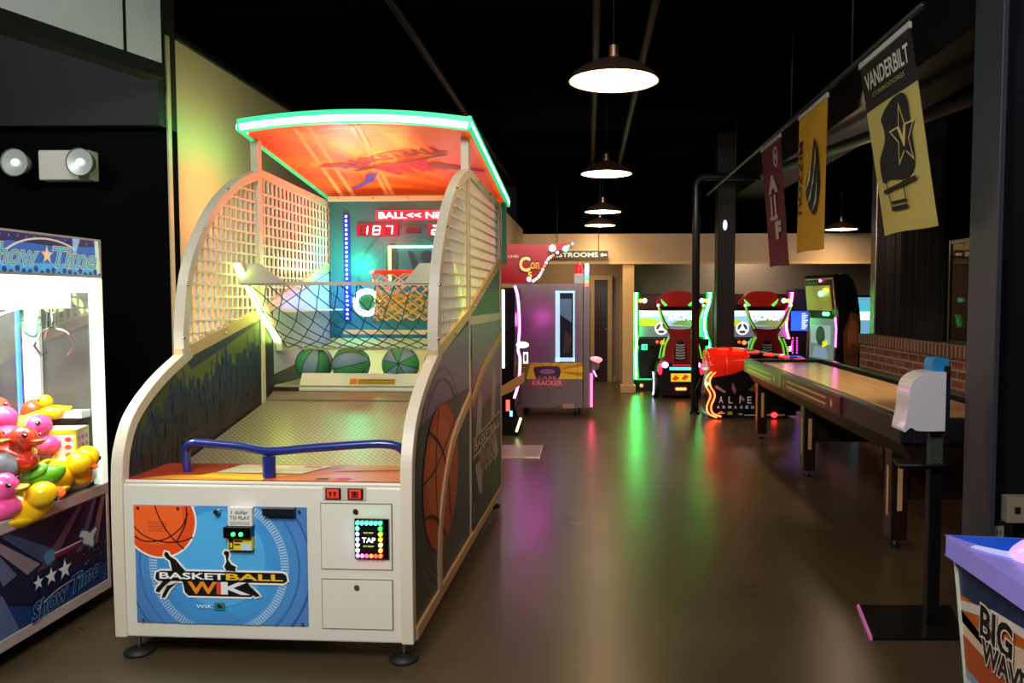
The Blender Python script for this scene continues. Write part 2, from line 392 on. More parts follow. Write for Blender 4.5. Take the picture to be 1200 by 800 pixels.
make_pendant((.18, 10.4, 2.63), 'third pendant lamp, higher of the two small far ones')
make_pendant((.17, 12.3, 2.63), 'farthest pendant lamp of the row, lowest in view')
make_pendant((3.8, 12.2, 2.55), 'dim orange pendant lamp between the yellow and black banners')
t = thing('wall_spotlight', 'tiny oval white lamp on the dark column near the pipe', 'lamp', (1.83, 10.87, 2.49))
m = MB(); m.ball((0, -.03, 0), (.03, .03, .07), C('#e8e8ff', .4, emit=1.2), 12, 8); m.build('lens', t)
m = MB(); m.box(-.02, .02, -.02, .03, -.03, .03, DARK); m.build('bracket', t)

# ------------------------------------------------------------------ emergency light
t = thing('emergency_light', 'white twin-head emergency light on the dark wall', 'emergency light', (-2.955, 4.6, 2.27))
m = MB(); m.box(-.20, .10, -.09, 0, -.09, .08, C('#c8c4b8', .5)); m.build('housing', t, bevel=.008)
for x in (.085, -.29):
    hm = MB(); hm.lathe([(.03, .05), (.06, .0), (.078, -.05), (.08, -.06)], (x, -.10, .0), C('#c8c8c0', .25, .6), 28, 'y'); hh = hm.build('lamp_head', t)
    lm = MB(); lm.lathe([(.001, -.045), (.03, -.05), (.074, -.055)], (x, -.10, .0), C('#c0c6c0', .3, .5, emit=.12), 28, 'y'); lm.ball((x, -.15, 0), .022, C('#f4f4ea', .3, emit=.9), 10, 6); lm.build('lens', hh)  # emission stands in for the shine reflected by the lens
m = MB(); m.ball((.0, -.095, .045), .005, C('#ff2a1a', .4, emit=8), 8, 6); m.build('indicator', t)

exec_parts = []
# ------------------------------------------------------------------ basketball machine (x across, y back, z up)
BB = thing('basketball_machine', 'white basketball arcade machine with green-lit orange canopy and blue front panel', 'arcade machine', (-1.967, 3.2, 0), R(-1.6))
W = 1.25
GRN = C('#3dffa0', .4, emit=5.5); GRNW = C('#c8ffe6', .4, emit=7)
m = MB(); m.box(.036, 1.214, 0, .34, .09, .735, WHITE); m.box(.036, 1.214, .012, .34, .735, .75, WHITE); cab = m.build('front_cabinet', BB, bevel=.01)
# art panel
m = MB(); m.box(.089, .817, -.004, -.0005, .156, .65, C('#4a8fd0', .3))
X0, X1, Z0, Z1 = .089, .817, .156, .65
a = Art(m, (0, -.0045, 0), (1, 0, 0), (0, 0, 1), clip=(X0, X1, Z0, Z1), step=.0003)
def col2(c1, c2, t):
    f = lambda h: [int(h[i:i + 2], 16) for i in (1, 3, 5)]
    p, q = f(c1), f(c2); return '#' + ''.join('%02x' % round(p[i] + (q[i] - p[i]) * t) for i in range(3))
cx, cz = .445, .40
for i in range(9):
    t_ = i / 8; a.circ(cx, cz, .46 - .032 * i, C(col2('#5378b8', '#3f9fe0', t_), .3), 64)
a.ring(cx, cz, .385, .392, C('#2c5c9c', .3), 90); a.ring(cx, cz, .335, .342, C('#3a72b4', .3), 90)
a.ring(cx, cz, .262, .292, C('#a9cdea', .3), 150, gap=.45); a.ring(cx, cz, .292, .297, C('#7db0de', .3), 90)
a.circ(cx, cz + .03, .20, C('#52b0ea', .3), 48)
for i in range(40): a.line([(X0, Z0 + i * .013 - .3), (X0 + .5, Z0 + i * .013 - .3 - .2)], .0016, C('#5a86c4', .3)); a.e -= a.step
a.up()
OR = C('#ee5a20', .35)
a.circ(.20, .585, .157, C('#f4eee6', .35), 56); a.circ(.20, .585, .149, C('#e8501c', .35), 56); a.circ(.185, .60, .115, C('#f0642a', .35), 48)
for pts in ([(.06, .60), (.12, .53), (.20, .50), (.28, .50), (.34, .52)], [(.16, .74), (.19, .62), (.24, .53), (.30, .47)], [(.09, .52), (.14, .50), (.22, .51), (.29, .56), (.32, .62)], [(.26, .72), (.31, .66), (.31, .58), (.27, .50)]):
    a.line(smooth(pts), .005, C('#26140e', .4))
for i in range(5):
    for j in range(9):
        x = .155 + j * .0085 + (i % 2) * .004; z = .545 + i * .009
        a.circ(x, z, .0022, C('#5a1c0c', .5), 6, up=False)
a.up()
# black logo with players
sil = [(.24, .42), (.225, .43), (.215, .445), (.22, .458), (.232, .455), (.24, .44), (.265, .425), (.285, .40), (.30, .385), (.30, .36), (.25, .37)]
sil2 = [(.478, .385), (.47, .40), (.48, .42), (.477, .445), (.468, .455), (.475, .467), (.49, .464), (.492, .45), (.487, .43), (.50, .41), (.52, .40), (.515, .38)]
leg1 = [(.24, .335), (.215, .315), (.19, .285), (.175, .29), (.18, .305), (.20, .325), (.22, .35)]
leg1b = [(.27, .33), (.235, .30), (.215, .265), (.20, .262), (.205, .28), (.225, .315)]
leg2 = [(.52, .335), (.55, .315), (.585, .29), (.60, .275), (.62, .28), (.605, .295), (.57, .325), (.54, .345)]
def grow(p, k):
    c = (sum(q[0] for q in p) / len(p), sum(q[1] for q in p) / len(p)); out = []; n = len(p)
    for i in range(n):
        t_ = (Vector(p[(i + 1) % n]) - Vector(p[i - 1])).normalized(); nn = Vector((t_.y, -t_.x))
        ar = sum(p[j - 1][0] * p[j][1] - p[j][0] * p[j - 1][1] for j in range(n)); nn *= 1 if ar > 0 else -1
        out.append(tuple(Vector(p[i]) + nn * k))
    return out
WH = C('#f0eee8', .4)
rr = [(.175, .345), (.185, .335), (.72, .335), (.735, .345), (.73, .37), (.715, .378), (.20, .378), (.18, .37)]
wk = [(.29, .345), (.30, .29), (.315, .275), (.58, .275), (.60, .29), (.56, .345)]
for s_ in (sil, sil2, leg1, leg1b, leg2, rr, wk): a.poly(grow(s_, .008), WH, False)
a.up()
for s_ in (sil, sil2, leg1, leg1b, leg2, rr, wk): a.poly(s_, INK, False)
a.up()
a.text('BASKET', .333, .358, .275, .026, C('#f4f4f4', .4), off=.025); a.text('BALL', .597, .358, .235, .026, C('#f2c020', .4), off=.025)
a.text('W', .375, .31, .115, .048, C('#f08a20', .4), off=.03); a.text('I', .447, .31, .014, .048, C('#d84a2a', .4), off=.03); a.text('K', .513, .31, .105, .048, C('#eceaf0', .4), off=.03)
a.text('WIK', .383, .232, .07, .014, C('#e8f0f4', .4), off=.01)
a.rect(.425, .47, .218, .25, C('#2d7a86', .4)); a.rect(.438, .46, .226, .243, C('#16242c', .4)); a.circ(.456, .239, .004, C('#c04030', .4), 10)
for x, z in ((.11, .64), (.28, .64), (.64, .64), (.79, .635), (.12, .17), (.795, .17)): a.circ(x, z, .006, CHROME, 12, up=False)
m.build('art_panel', cab)
def plate(name, x0, x1, z0, z1, t, mat, parent, y=0., bevel=0.):
    m = MB(); m.box(x0, x1, y - t, y, z0, z1, mat); return m.build(name, parent, bevel=bevel)
for nm, x0, x1, z0, z1 in (('access_door', .878, 1.168, .399, .666), ('access_door', .878, 1.168, .15, .352)):
    m = MB(); m.box(x0 - .004, x1 + .004, -.0015, 0, z0 - .004, z1 + .004, C('#6a665c', .5)); m.box(x0, x1, -.006, -.001, z0, z1, WHITE); d_ = m.build(nm, cab)
    m = MB(); m.cyl(((x0 + x1) / 2, -.012, z1 - .028), .011, .007, CHROME, 'y', 16); m.build('lock', d_)
m = MB(); m.box(.886, 1.065, -.004, 0, .683, .736, C('#bdb9a8', .4)); bp_ = m.build('button_plate', cab)
for x, k in ((.93, 0), (1.022, 1)):
    m = MB(); m.box(x - .032, x + .032, -.010, -.004, .687, .732, C('#15100f', .3)); m.box(x - .025, x + .025, -.014, -.010, .691, .728, C('#d8321e', .3, emit=.35))
    a = Art(m, (0, -.0145, 0), (1, 0, 0), (0, 0, 1))
    if k == 0:
        for q in (-.009, .009): a.poly([(x + q - .008, .711), (x + q + .008, .711), (x + q, .722)], INK, False); a.rect(x + q - .003, x + q + .003, .698, .711, INK)
    else:
        for z in (.70, .709, .718): a.rect(x - .014, x + .014, z - .003, z + .003, INK)
        a.rect(x - .003, x + .003, .70, .718, INK)
    m.build('button', bp_, bevel=.002)
# card reader with ring of coloured lights
m = MB(); m.box(1.02, 1.16, -.018, -.006, .448, .61, GLOSSBLK); m.box(1.035, 1.128, -.028, -.018, .462, .596, C('#101014', .3))
a = Art(m, (0, -.0285, 0), (1, 0, 0), (0, 0, 1)); a.text('TAP', 1.081, .527, .055, .02, C('#eef4ff', .4, emit=2.5), off=.01)
a.text('PLAY NOW', 1.081, .557, .04, .006, C('#d8e040', .4, emit=1.5)); a.text('GET READY', 1.081, .502, .045, .006, C('#d8e040', .4, emit=1.5))
cr_ = m.build('card_reader', cab, bevel=.002)
m = MB(); cols = ['#2bff6a', '#3affd0', '#ff7a1a', '#ff2a20', '#ff40a0', '#c8d4ff', '#a8c8ff', '#38e0ff']
per = [(1.035 + .093 * i / 5, .596) for i in range(6)] + [(1.128, .596 - .134 * i / 6) for i in range(1, 7)] + [(1.128 - .093 * i / 5, .462) for i in range(1, 6)] + [(1.035, .462 + .134 * i / 6) for i in range(1, 6)]
hue = ['#40ff90'] * 6 + ['#30ff50', '#a0ff30', '#ffb030', '#ffd080', '#ff9030', '#ff5020'] + ['#ff3a20', '#ff6030', '#ff4060', '#ff60c0', '#d070ff'] + ['#ffffff', '#e0e8ff', '#a0c0ff', '#80a0ff', '#60e0ff']
for (x, z), h in zip(per, hue): m.ball((x, -.026, z), .009, C(h, .4, emit=5), 8, 6)
m.build('light_ring', cr_)
m = MB(); m.box(.487, .60, -.05, -.003, .53, .575, GLOSSBLK); m.box(.497, .60, -.034, -.003, .476, .53, C('#e0c830', .4))
a = Art(m, (0, -.0345, 0), (1, 0, 0), (0, 0, 1)); a.rect(.503, .522, .482, .526, INK); a.rect(.508, .518, .488, .508, C('#e0c830', .4)); a.rect(.555, .597, .478, .505, C('#b8d8e8', .4)); a.rect(.526, .56, .512, .518, INK); a.rect(.526, .55, .500, .505, INK)
b_ = m.build('bill_acceptor', cab, bevel=.002)
m = MB()
for x in (.53, .562): m.ball((x, -.051, .548), .0085, C('#20ff50', .4, emit=7), 10, 6)
m.build('indicator', b_)
m = MB(); m.box(.5, .601, -.032, -.004, .577, .652, C('#dcdad2', .5)); a = Art(m, (0, -.0325, 0), (1, 0, 0), (0, 0, 1))
a.text('1 dollar', .55, .633, .07, .015, INK, off=.008); a.text('TO PLAY', .55, .611, .083, .014, INK, off=.008); a.rect(.508, .592, .592, .594, C('#888880')); a.rect(.508, .592, .585, .587, C('#888880')); m.build('price_sign', cab)
m = MB(); m.box(.645, .775, -.034, -.004, .621, .65, C('#15181e', .3)); m.build('serial_label', cab)
m = MB(); m.cyl((.452, -.036, .633), .011, .032, CHROME, 'y', 16); m.build('panel_lock', cab)
# top decal
m = MB(); m.box(.05, 1.2, .02, .335, .7505, .7525, C('#c8501c', .35)); a = Art(m, (0, 0, .753), (1, 0, 0), (0, 1, 0), clip=(.05, 1.2, .02, .335))
for p, h in (([(.05, .02), (.3, .02), (.5, .335), (.05, .335)], '#a83420'), ([(.1, .02), (.55, .02), (.7, .12), (.2, .10)], '#f0a020'), ([(.3, .07), (.62, .02), (.62, .12), (.35, .15)], '#f4cc30'), ([(.62, .02), (1.2, .02), (1.2, .2), (.8, .12)], '#d8602c'), ([(.36, .15), (.40, .31), (.82, .31), (.74, .15)], '#ddd0b0'), ([(.85, .2), (1.2, .25), (1.2, .335), (.9, .335)], '#e08038')): a.poly(p, C(h, .35))
a.rect(.50, .56, .27, .29, C('#b05030')); a.rect(.70, .78, .27, .29, C('#b05030')); a.rect(.84, .89, .04, .07, C('#402038')); a.rect(.93, .98, .04, .07, C('#c02040')); m.build('top_decal', cab)
# side panels
prof = [(.0, .09), (-.005, .45), (.0, .75), (.025, .89), (.11, 1.02), (.31, 1.15), (.56, 1.255)]
front = smooth(prof, 5)
poly = front + [(1.34, 1.40), (2.62, 1.74), (2.62, .09)]
ARC = smooth([(.50, 1.235), (.50, 1.38), (.575, 1.665), (.79, 1.94), (1.07, 2.13), (1.36, 2.235)], 6)
LINEY = lambda y: 1.40 + (y - 1.34) * (.35 / 1.28)
def gridbars(mb, polyg, sp, wd, x, mat, y0=0., z0=0.):
    n = len(polyg)
    for ax in (0, 1):
        lo = min(p[ax] for p in polyg); hi = max(p[ax] for p in polyg); k = math.ceil(lo / sp)
        while k * sp < hi:
            c = k * sp + .01; k += 1; xs = []
            for i in range(n):
                p, q = polyg[i - 1], polyg[i]
                if (p[ax] - c) * (q[ax] - c) < 0: xs.append(p[1 - ax] + (q[1 - ax] - p[1 - ax]) * (c - p[ax]) / (q[ax] - p[ax]))
            xs.sort()
            for s0, s1 in zip(xs[::2], xs[1::2]):
                if s1 - s0 < .01: continue
                if ax == 0: mb.box(x - wd / 2, x + wd / 2, c - wd / 2, c + wd / 2, s0, s1, mat)
                else: mb.box(x - wd / 2 + .002, x + wd / 2 + .002, s0, s1, c - wd / 2, c + wd / 2, mat)
CREAM = C('#d6cdb8', .4)
for side in (0, 1):
    x0, x1 = (.004, .034) if side == 0 else (1.216, 1.246)
    m = MB(); m.prism(poly, 'x', x0, x1, C('#2a2c38', .4)); sp_ = m.build('side_panel', BB)
    # inner crowd art (left) and outer art (right)
    m = MB(); ain = Art(m, (x1 + .001 if side == 0 else x0 - .001, 0, 0), (0, 1, 0) if side == 0 else (0, -1, 0), (0, 0, 1))
    sg = 1 if side == 0 else -1
    pp = [(sg * p[0], p[1]) for p in [(.04, .5)] + [(q[0] + .02, q[1] - .02) for q in front[8:]] + [(1.345, 1.385), (1.345, .5)]]
    ain.poly(pp, C('#1a2a48', .45, noise=.3, scale=6))
    def topz(y):
        for p, q in zip(front, front[1:]):
            if p[0] <= y <= q[0] and q[0] > p[0]: return p[1] + (q[1] - p[1]) * (y - p[0]) / (q[0] - p[0])
        return LINEY(y) if y > .56 else .5
    rnd = random.Random(3 + side)
    band = [(y, topz(y) - .03) for y in [.12 + .05 * i for i in range(25)]]
    ain.poly([(sg * p[0], p[1]) for p in band] + [(sg * 1.34, 1.0), (sg * .9, .98), (sg * .5, .93), (sg * .2, .84)], C('#39481c', .45, noise=.3, scale=5))
    ain.poly([(sg * p[0], p[1]) for p in band[6:]] + [(sg * 1.34, 1.15), (sg * .9, 1.12), (sg * .5, 1.05)], C('#5e6c20', .45, noise=.4, scale=7))
    for layer, (h, dz, sc) in enumerate((('#1f3c5c', .10, 1.25), ('#1a3050', .17, 1.1), ('#172540', .25, 1.), ('#181c2c', .34, .95), ('#251e28', .42, .8), ('#12121a', .50, .8))):
        mt = C(h, .45); y = .05 + .02 * layer
        while y < 1.31:
            z = topz(y + .02) - dz * (.55 + .45 * min(1, y)) - rnd.uniform(0, .05); q_r = .020 * sc
            if z > .56 and z + .07 < topz(max(.0, y - .06)):
                ain.circ(sg * y, z, q_r, mt, 10, up=False)
                ain.poly([(sg * (y - q_r * .6), z - q_r * .5), (sg * (y + q_r * .6), z - q_r * .5), (sg * (y + q_r * 1.9), z - q_r * 2.2), (sg * (y + q_r * 1.5), z - .16 * sc), (sg * (y - q_r * 1.5), z - .16 * sc), (sg * (y - q_r * 1.9), z - q_r * 2.2)], mt, False)
                for q in (-1, 1):
                    if rnd.random() < .65:
                        e1, e2 = rnd.uniform(1.8, 3.0), rnd.uniform(.03, .075) * sc
                        ain.poly([(sg * (y + q * q_r * 1.7), z - q_r * 2.4), (sg * (y + q * q_r * e1), z + e2 * .3), (sg * (y + q * q_r * (e1 - .5)), z + e2), (sg * (y + q * q_r * (e1 - 1.1)), z + e2), (sg * (y + q * q_r * (e1 - .7)), z + e2 * .2), (sg * (y + q * q_r * .8), z - q_r * 1.6)], mt, False)
            y += rnd.uniform(.05, .085) * sc
        ain.up()
    ain.poly([(sg * .05, .52), (sg * 1.34, .52), (sg * 1.34, .88), (sg * .6, .74), (sg * .05, .60)], C('#0d0d12', .45))
    ain.poly([(sg * 1.37, .5), (sg * 2.46, .5), (sg * 2.46, LINEY(2.46) - .02), (sg * 1.37, LINEY(1.37) - .02)], C('#15171f', .4))
    ain.poly([(sg * 1.5, 1.05), (sg * 2.46, 1.15), (sg * 2.46, LINEY(2.46) - .02), (sg * 1.5, LINEY(1.5) - .02)], C('#b9c0d4', .35))
    ain.rect(min(sg * 1.345, sg * 1.357), max(sg * 1.345, sg * 1.357), .7, LINEY(1.34) - .02, C('#b8b4a0', .4))
    m.build('crowd_art', sp_)
    m = MB(); ox = (x1 + .001) if side == 1 else (x0 - .001); s2 = 1 if side == 1 else -1
    a = Art(m, (ox, 0, 0), (0, s2, 0), (0, 0, 1), step=.0006)
    q_ = lambda L: [(s2 * p[0], p[1]) for p in L]
    body = [(p[0] + .03, p[1] - .01) for p in front] + [(1.34, 1.38), (1.34, .12), (.03, .12)]
    a.poly(q_([(.03, .12)] + [(p[0] + .03, min(p[1], 1.2) - .01) for p in front[8:]] + [(1.34, 1.36), (1.34, .12)]), C('#3c3d4c', .4, noise=.4, scale=4))
    a.poly(q_([(.12, .95), (.33, 1.12), (.56, 1.22), (1.34, 1.36), (1.34, 1.0), (.6, 1.0)]), C('#7c6a96', .4, noise=.2, scale=3))
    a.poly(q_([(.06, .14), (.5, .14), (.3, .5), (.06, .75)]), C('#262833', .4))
    for r_ in (.52, .47): a.ring(s2 * .60, .655, r_ - .012, r_, C('#565868', .4), 60)
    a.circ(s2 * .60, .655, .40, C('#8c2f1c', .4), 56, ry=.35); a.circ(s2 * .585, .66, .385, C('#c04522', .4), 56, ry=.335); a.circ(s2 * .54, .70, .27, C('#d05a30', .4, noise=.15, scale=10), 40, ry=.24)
    LN = C('#2a1712', .5)
    for L in ([(.20, .70), (.45, .72), (.75, .82), (.90, .90)], [(.52, .99), (.46, .80), (.46, .55), (.55, .33)], [(.32, .91), (.56, .80), (.72, .62), (.78, .37)], [(.22, .55), (.42, .50), (.62, .38), (.68, .31)]): a.line(q_(smooth(L)), .014, LN)
    # rear section
    a.rect(min(s2 * 1.40, s2 * 2.58), max(s2 * 1.40, s2 * 2.58), .12, 1.36, C('#4a3c56', .4, noise=.3, scale=3))
    a.poly(q_([(1.40, .8), (2.58, .9), (2.58, 1.36), (1.40, 1.36)]), C('#8a5f96', .4, noise=.3, scale=2))
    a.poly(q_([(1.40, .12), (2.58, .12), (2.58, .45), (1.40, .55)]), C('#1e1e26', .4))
    if side == 1:
        for L in ([(1.5, .62), (1.6, .88), (1.66, .94), (1.72, .86), (1.68, .66)], [(2.1, .68), (2.2, .95), (2.26, 1.02), (2.32, .94), (2.26, .68)], [(1.5, .5), (1.62, .34), (1.7, .3), (1.74, .5)], [(2.05, .52), (2.3, .40), (2.42, .42), (2.3, .56)]): a.poly(grow(L, .02), C('#b0a8b4', .4), False)
        a.poly([(1.42, .56), (2.52, .60), (2.54, .70), (1.42, .68)], C('#c8bcae', .4)); a.poly([(1.44, .58), (2.5, .615), (2.5, .685), (1.44, .665)], INK)
        a.text('BASKETBALL', 1.97, .63, 1.0, .06, C('#d8cfc4', .4), off=.02); a.text('WIK', 1.95, .49, .62, .13, C('#c8b8ae', .4), off=.09); a.text('WIK', 1.95, .49, .62, .13, C('#7a3424', .4), off=.03)
    m.build('outer_art', sp_)
    # frame bars
    xa, xb = (-.006, .044) if side == 0 else (1.206, 1.256)
    oa, ob = (-.012, .004) if side == 0 else (1.246, 1.262)
    m = MB(); m.ribbon(front, .05, 'x', xa, xb, CREAM, side=-.6); m.build('edge_trim', sp_, bevel=.004)
    m = MB(); m.ribbon([(.04, .115), (2.6, .115)], .05, 'x', oa, ob, C('#cfa878', .4)); m.build('bottom_rail', sp_)  # beige-orange light on the white rail is put into its colour
    m = MB(); m.ribbon(smooth([(.50, .14), (.515, .40), (.62, .60), (.85, .79), (1.34, .94)], 5), .055, 'x', oa, ob, C('#d4b58c', .4)); m.build('arch_rail', sp_)  # warm light painted into this white rail's colour
    m = MB(); m.ribbon(smooth([(1.38, .90), (1.8, 1.06), (2.6, 1.24)], 5), .05, 'x', oa, ob, C('#d4a060', .4)); m.build('arch_rail', sp_)  # orange cast of the light is part of this rail's colour
    m = MB(); m.ribbon([(1.34, 1.375), (2.6, 1.375)], .05, 'x', oa, ob, CREAM); m.build('middle_rail', sp_)
    # upper mesh guard
    m = MB(); m.ribbon(ARC, .05, 'x', xa, xb, CREAM, side=-.9); g = m.build('mesh_frame', BB, bevel=.003)
    m = MB(); m.ribbon([(.49, 1.235), (1.34, 1.415), (2.62, 1.765)], .055, 'x', xa + .005, xb - .005, C('#d6ba84', .4)); m.build('lower_rail', g)  # lower rail tinted to imitate the warm light on it
    m = MB(); m.ribbon([(1.36, 2.225), (2.62, 2.17)], .045, 'x', xa + .01, xb - .01, CREAM); m.build('top_rail', g)
    m = MB(); pg = [tuple(p) for p in ARC] + [(2.62, 2.17), (2.62, 1.77), (1.34, 1.42)]
    gridbars(m, pg, .060, .0105, .019 if side == 0 else 1.231, C('#e8e2d2', .45)); m.build('wire_mesh', g)
    m = MB(); rv = [(p[0] , p[1]) for p in ARC[4::6]] + [(.9, 1.32), (1.5, 1.46), (1.9, 1.57), (2.3, 1.68), (1.7, 2.21), (2.1, 2.19), (2.5, 2.175)]
    for p in rv: m.ball((xb + .001 if side == 0 else xb + .001, p[0], p[1]), .008, CHROME, 8, 6)
    m.build('rivets', g)['kind'] = 'stuff'
    # posts
    m = MB(); m.box(xa + .002, xb - .002, 1.335, 1.385, .09, 2.41, CREAM); m.build('post', BB, bevel=.004)
    m = MB(); m.box(xa + .002, xb - .002, 2.60, 2.65, .09, 2.20, CREAM); m.build('post', BB, bevel=.004)
    for z in (.26, 1.22):
        m = MB(); m.box(ob if side else oa - .006, ob + .006 if side else oa, 1.35, 1.375, z - .05, z + .05, STEEL); m.build('hinge', sp_)
# ramp, lip, tray
TREAD = bpy.data.materials.new('tread_plate'); TREAD.use_nodes = True; nt = TREAD.node_tree; b = nt.nodes['Principled BSDF']
b.inputs['Base Color'].default_value = lin('#9a957c'); b.inputs['Metallic'].default_value = .55; b.inputs['Roughness'].default_value = .36
tc = nt.nodes.new('ShaderNodeTexCoord'); mp = nt.nodes.new('ShaderNodeMapping'); mp.inputs['Rotation'].default_value = (0, 0, R(45)); mp.inputs['Scale'].default_value = (24, 24, 0)
ch = nt.nodes.new('ShaderNodeTexBrick'); ch.inputs['Scale'].default_value = 1; ch.inputs['Mortar Size'].default_value = .16; ch.inputs['Brick Width'].default_value = 1.; ch.inputs['Row Height'].default_value = .5; ch.inputs['Mortar Smooth'].default_value = .4
bm_ = nt.nodes.new('ShaderNodeBump'); bm_.inputs['Strength'].default_value = .35; bm_.inputs['Distance'].default_value = .006; bm_.invert = True
nt.links.new(tc.outputs['Object'], mp.inputs[0]); nt.links.new(mp.outputs[0], ch.inputs['Vector']); nt.links.new(ch.outputs['Fac'], bm_.inputs['Height']); nt.links.new(bm_.outputs[0], b.inputs['Normal'])
mxx = nt.nodes.new('ShaderNodeMix'); mxx.data_type = 'RGBA'; mxx.inputs[6].default_value = lin('#b4ae98'); mxx.inputs[7].default_value = lin('#94907a'); nt.links.new(ch.outputs['Fac'], mxx.inputs[0]); nt.links.new(mxx.outputs[2], b.inputs['Base Color'])
m = MB(); m.prism([(.40, .60), (.40, .715), (1.37, .905), (1.37, .70)], 'x', .046, 1.204, TREAD); rp = m.build('ramp', BB)
m = MB(); m.box(.046, 1.204, .385, .40, .70, .725, C('#4a463c', .3, .8)); m.box(.046, 1.204, .345, .384, .60, .62, DARK)
for i in range(4): m.ball((.15 + i * .32, .392, .727), .008, CHROME, 8, 6)
m.build('ramp_edge', rp)
m = MB(); m.prism([(1.371, .88), (1.371, .915), (1.47, .95), (1.47, .90)], 'x', .046, 1.204, C('#8c8872', .35, .5)); m.build('upper_plate', rp)
m = MB(); m.prism([(1.475, .965), (1.475, .95), (1.56, 1.02), (1.545, 1.052), (1.53, 1.055)], 'x', .20, 1.19, C('#cfccc0', .4, noise=.06, scale=12)); lp = m.build('ball_lip', BB, bevel=.004)
m = MB(); a = Art(m, (0, 1.475, .965), (1, 0, 0), (0, .055, .09), step=.001); a.e = .002; a.rect(.50, .78, .03, .07, C('#d2a82c', .4)); a.rect(.505, .545, .034, .066, C('#c86a20', .4)); a.rect(.555, .77, .052, .062, C('#7a5a20', .4)); a.rect(.555, .77, .036, .046, C('#8c6a28', .4)); m.build('warning_sticker', lp)
m = MB(); m.box(.046, 1.204, 1.48, 1.90, .975, .985, C('#9c9c70', .4)); m.build('ball_tray', BB)
m = MB(); m.prism([(1.90, .985), (2.46, 1.22), (2.46, 1.17), (1.93, .95)], 'x', .046, 1.204, C('#c2c886', .4)); m.build('ball_chute', BB)  # yellow-green glow behind the balls is painted into the whitish panel
m = MB(); m.box(.20, 1.204, 2.28, 2.31, 1.255, 1.285, CREAM); m.box(.046, .16, 1.55, 2.4, 1.42, 1.43, CREAM); m.build('chute_bar', BB)
# hand rail
m = MB(); BL = C('#1c2c78', .28, coat=.3)
m.tube(smooth([(.225, .17, .752), (.225, .16, .82), (.235, .15, .862), (.275, .13, .885), (.34, .12, .885), (.5, .10, .877), (.625, .085, .862), (.80, .10, .875), (1.0, .12, .888), (1.10, .13, .89), (1.165, .14, .875), (1.19, .15, .83), (1.19, .16, .752)], 5), .0185, BL, 14)
hr = m.build('hand_rail', BB)
m = MB(); m.cyl((.625, .085, .752), .027, .09, BL); m.cyl((.625, .085, .84), .012, .02, DARK); m.build('rail_post', hr)
# net guard
m = MB(); m.box(.05, 1.2, 1.07, 1.09, 1.572, 1.592, CREAM); ng = m.build('net_frame', BB)
m = MB(); m.box(.15, 1.2, 1.60, 1.625, 1.19, 1.212, CREAM); m.build('bottom_bar', ng)
for pts in ([(.046, 1.69), (.16, 1.69), (.305, 1.582), (.046, 1.582)], [(1.204, 1.69), (1.035, 1.69), (.945, 1.582), (1.204, 1.582)]):
    m = MB(); m.prism(pts, 'y', 1.06, 1.07, C('#c9c6b4', .4)); m.build('side_plate', ng)
for x in (.048, 1.165):
    m = MB(); m.prism([(1.0, 1.69), (1.03, 1.70), (1.54, 1.265), (1.51, 1.25)], 'x', x, x + .037, CREAM); hs = m.build('light_bar', ng)
    m = MB(); m.prism([(.985, 1.675), (.997, 1.688), (1.507, 1.253), (1.495, 1.24)], 'x', x + .002, x + .035, C('#d4ff78', .4, emit=9)); m.build('light_strip', hs)
    m = MB(); m.prism([(1.52, 1.19), (1.51, 1.24), (1.56, 1.25), (1.66, 1.20), (1.64, 1.18)], 'x', x, x + .037, CREAM); m.build('bracket', ng)
m = MB(); NET = C('#1d5f78', .6)
def netpt(s_, t_):
    y = 1.08 + .53 * t_; z = 1.582 - .38 * t_ - .07 * math.sin(PI * t_); return (.06 + .03 * math.sin(PI * t_) + s_ * (1.13 - .02), y, z)
nx, nz = 11, 8
for i in range(0, nx + 1):
    for sgn in (1, -1):
        L = []
        for j in range(nz + 1):
            ss = (i + sgn * (j % 2) * .5 + .25 + .06 * math.sin(j * 2.1 + i)) / nx
            if 0 <= ss <= 1: L.append(netpt(ss, j / nz))
        if len(L) > 1: m.tube(L, .0036, NET, 5, caps=False)
m.build('net', ng)
# backboard
TEAL = C('#2c6474', .3, noise=.2, scale=3)
m = MB(); m.box(.046, 1.204, 2.47, 2.50, 1.16, 2.215, TEAL); a = Art(m, (0, 2.468, 0), (1, 0, 0), (0, 0, 1), step=.0008)
a.ring(.66, 1.62, .40, .42, C('#22505e', .3)); a.ring(.66, 1.62, .30, .31, C('#3a7686', .3))
DK = C('#173a44', .35)
a.circ(.50, 1.86, .035, DK, 16); a.poly([(.46, 1.83), (.54, 1.83), (.53, 1.68), (.56, 1.55), (.52, 1.55), (.49, 1.66), (.44, 1.56), (.41, 1.57), (.45, 1.70)], DK)
a.circ(.75, 1.80, .045, DK, 16); a.poly([(.68, 1.75), (.82, 1.75), (.86, 1.84), (.89, 1.84), (.85, 1.70), (.80, 1.62), (.70, 1.62), (.65, 1.70), (.61, 1.84), (.64, 1.84)], DK)
a.rect(.046, 1.204, 1.16, 1.32, C('#28708a', .3)); a.rect(.2, 1.204, 1.17, 1.20, C('#173e58', .3))
bb = m.build('backboard', BB)
for x in (.172, 1.145):
    m = MB(); m.box(x - .022, x + .022, 2.455, 2.467, 1.34, 2.10, C('#0c1c80', .3, emit=.7)); st = m.build('light_column', bb)
    m = MB()
    for i in range(24): m.ball((x, 2.452, 1.36 + i * .0315), .0085, C('#88a8ff', .4, emit=11), 8, 5)
    m.build('blue_light_dots', st)['kind'] = 'stuff'
m = MB(); RED = C('#ff2440', .4, emit=3.2); DRED = C('#7c0c1c', .3, emit=.25); LRED = C('#ffd8e0', .4, emit=5)
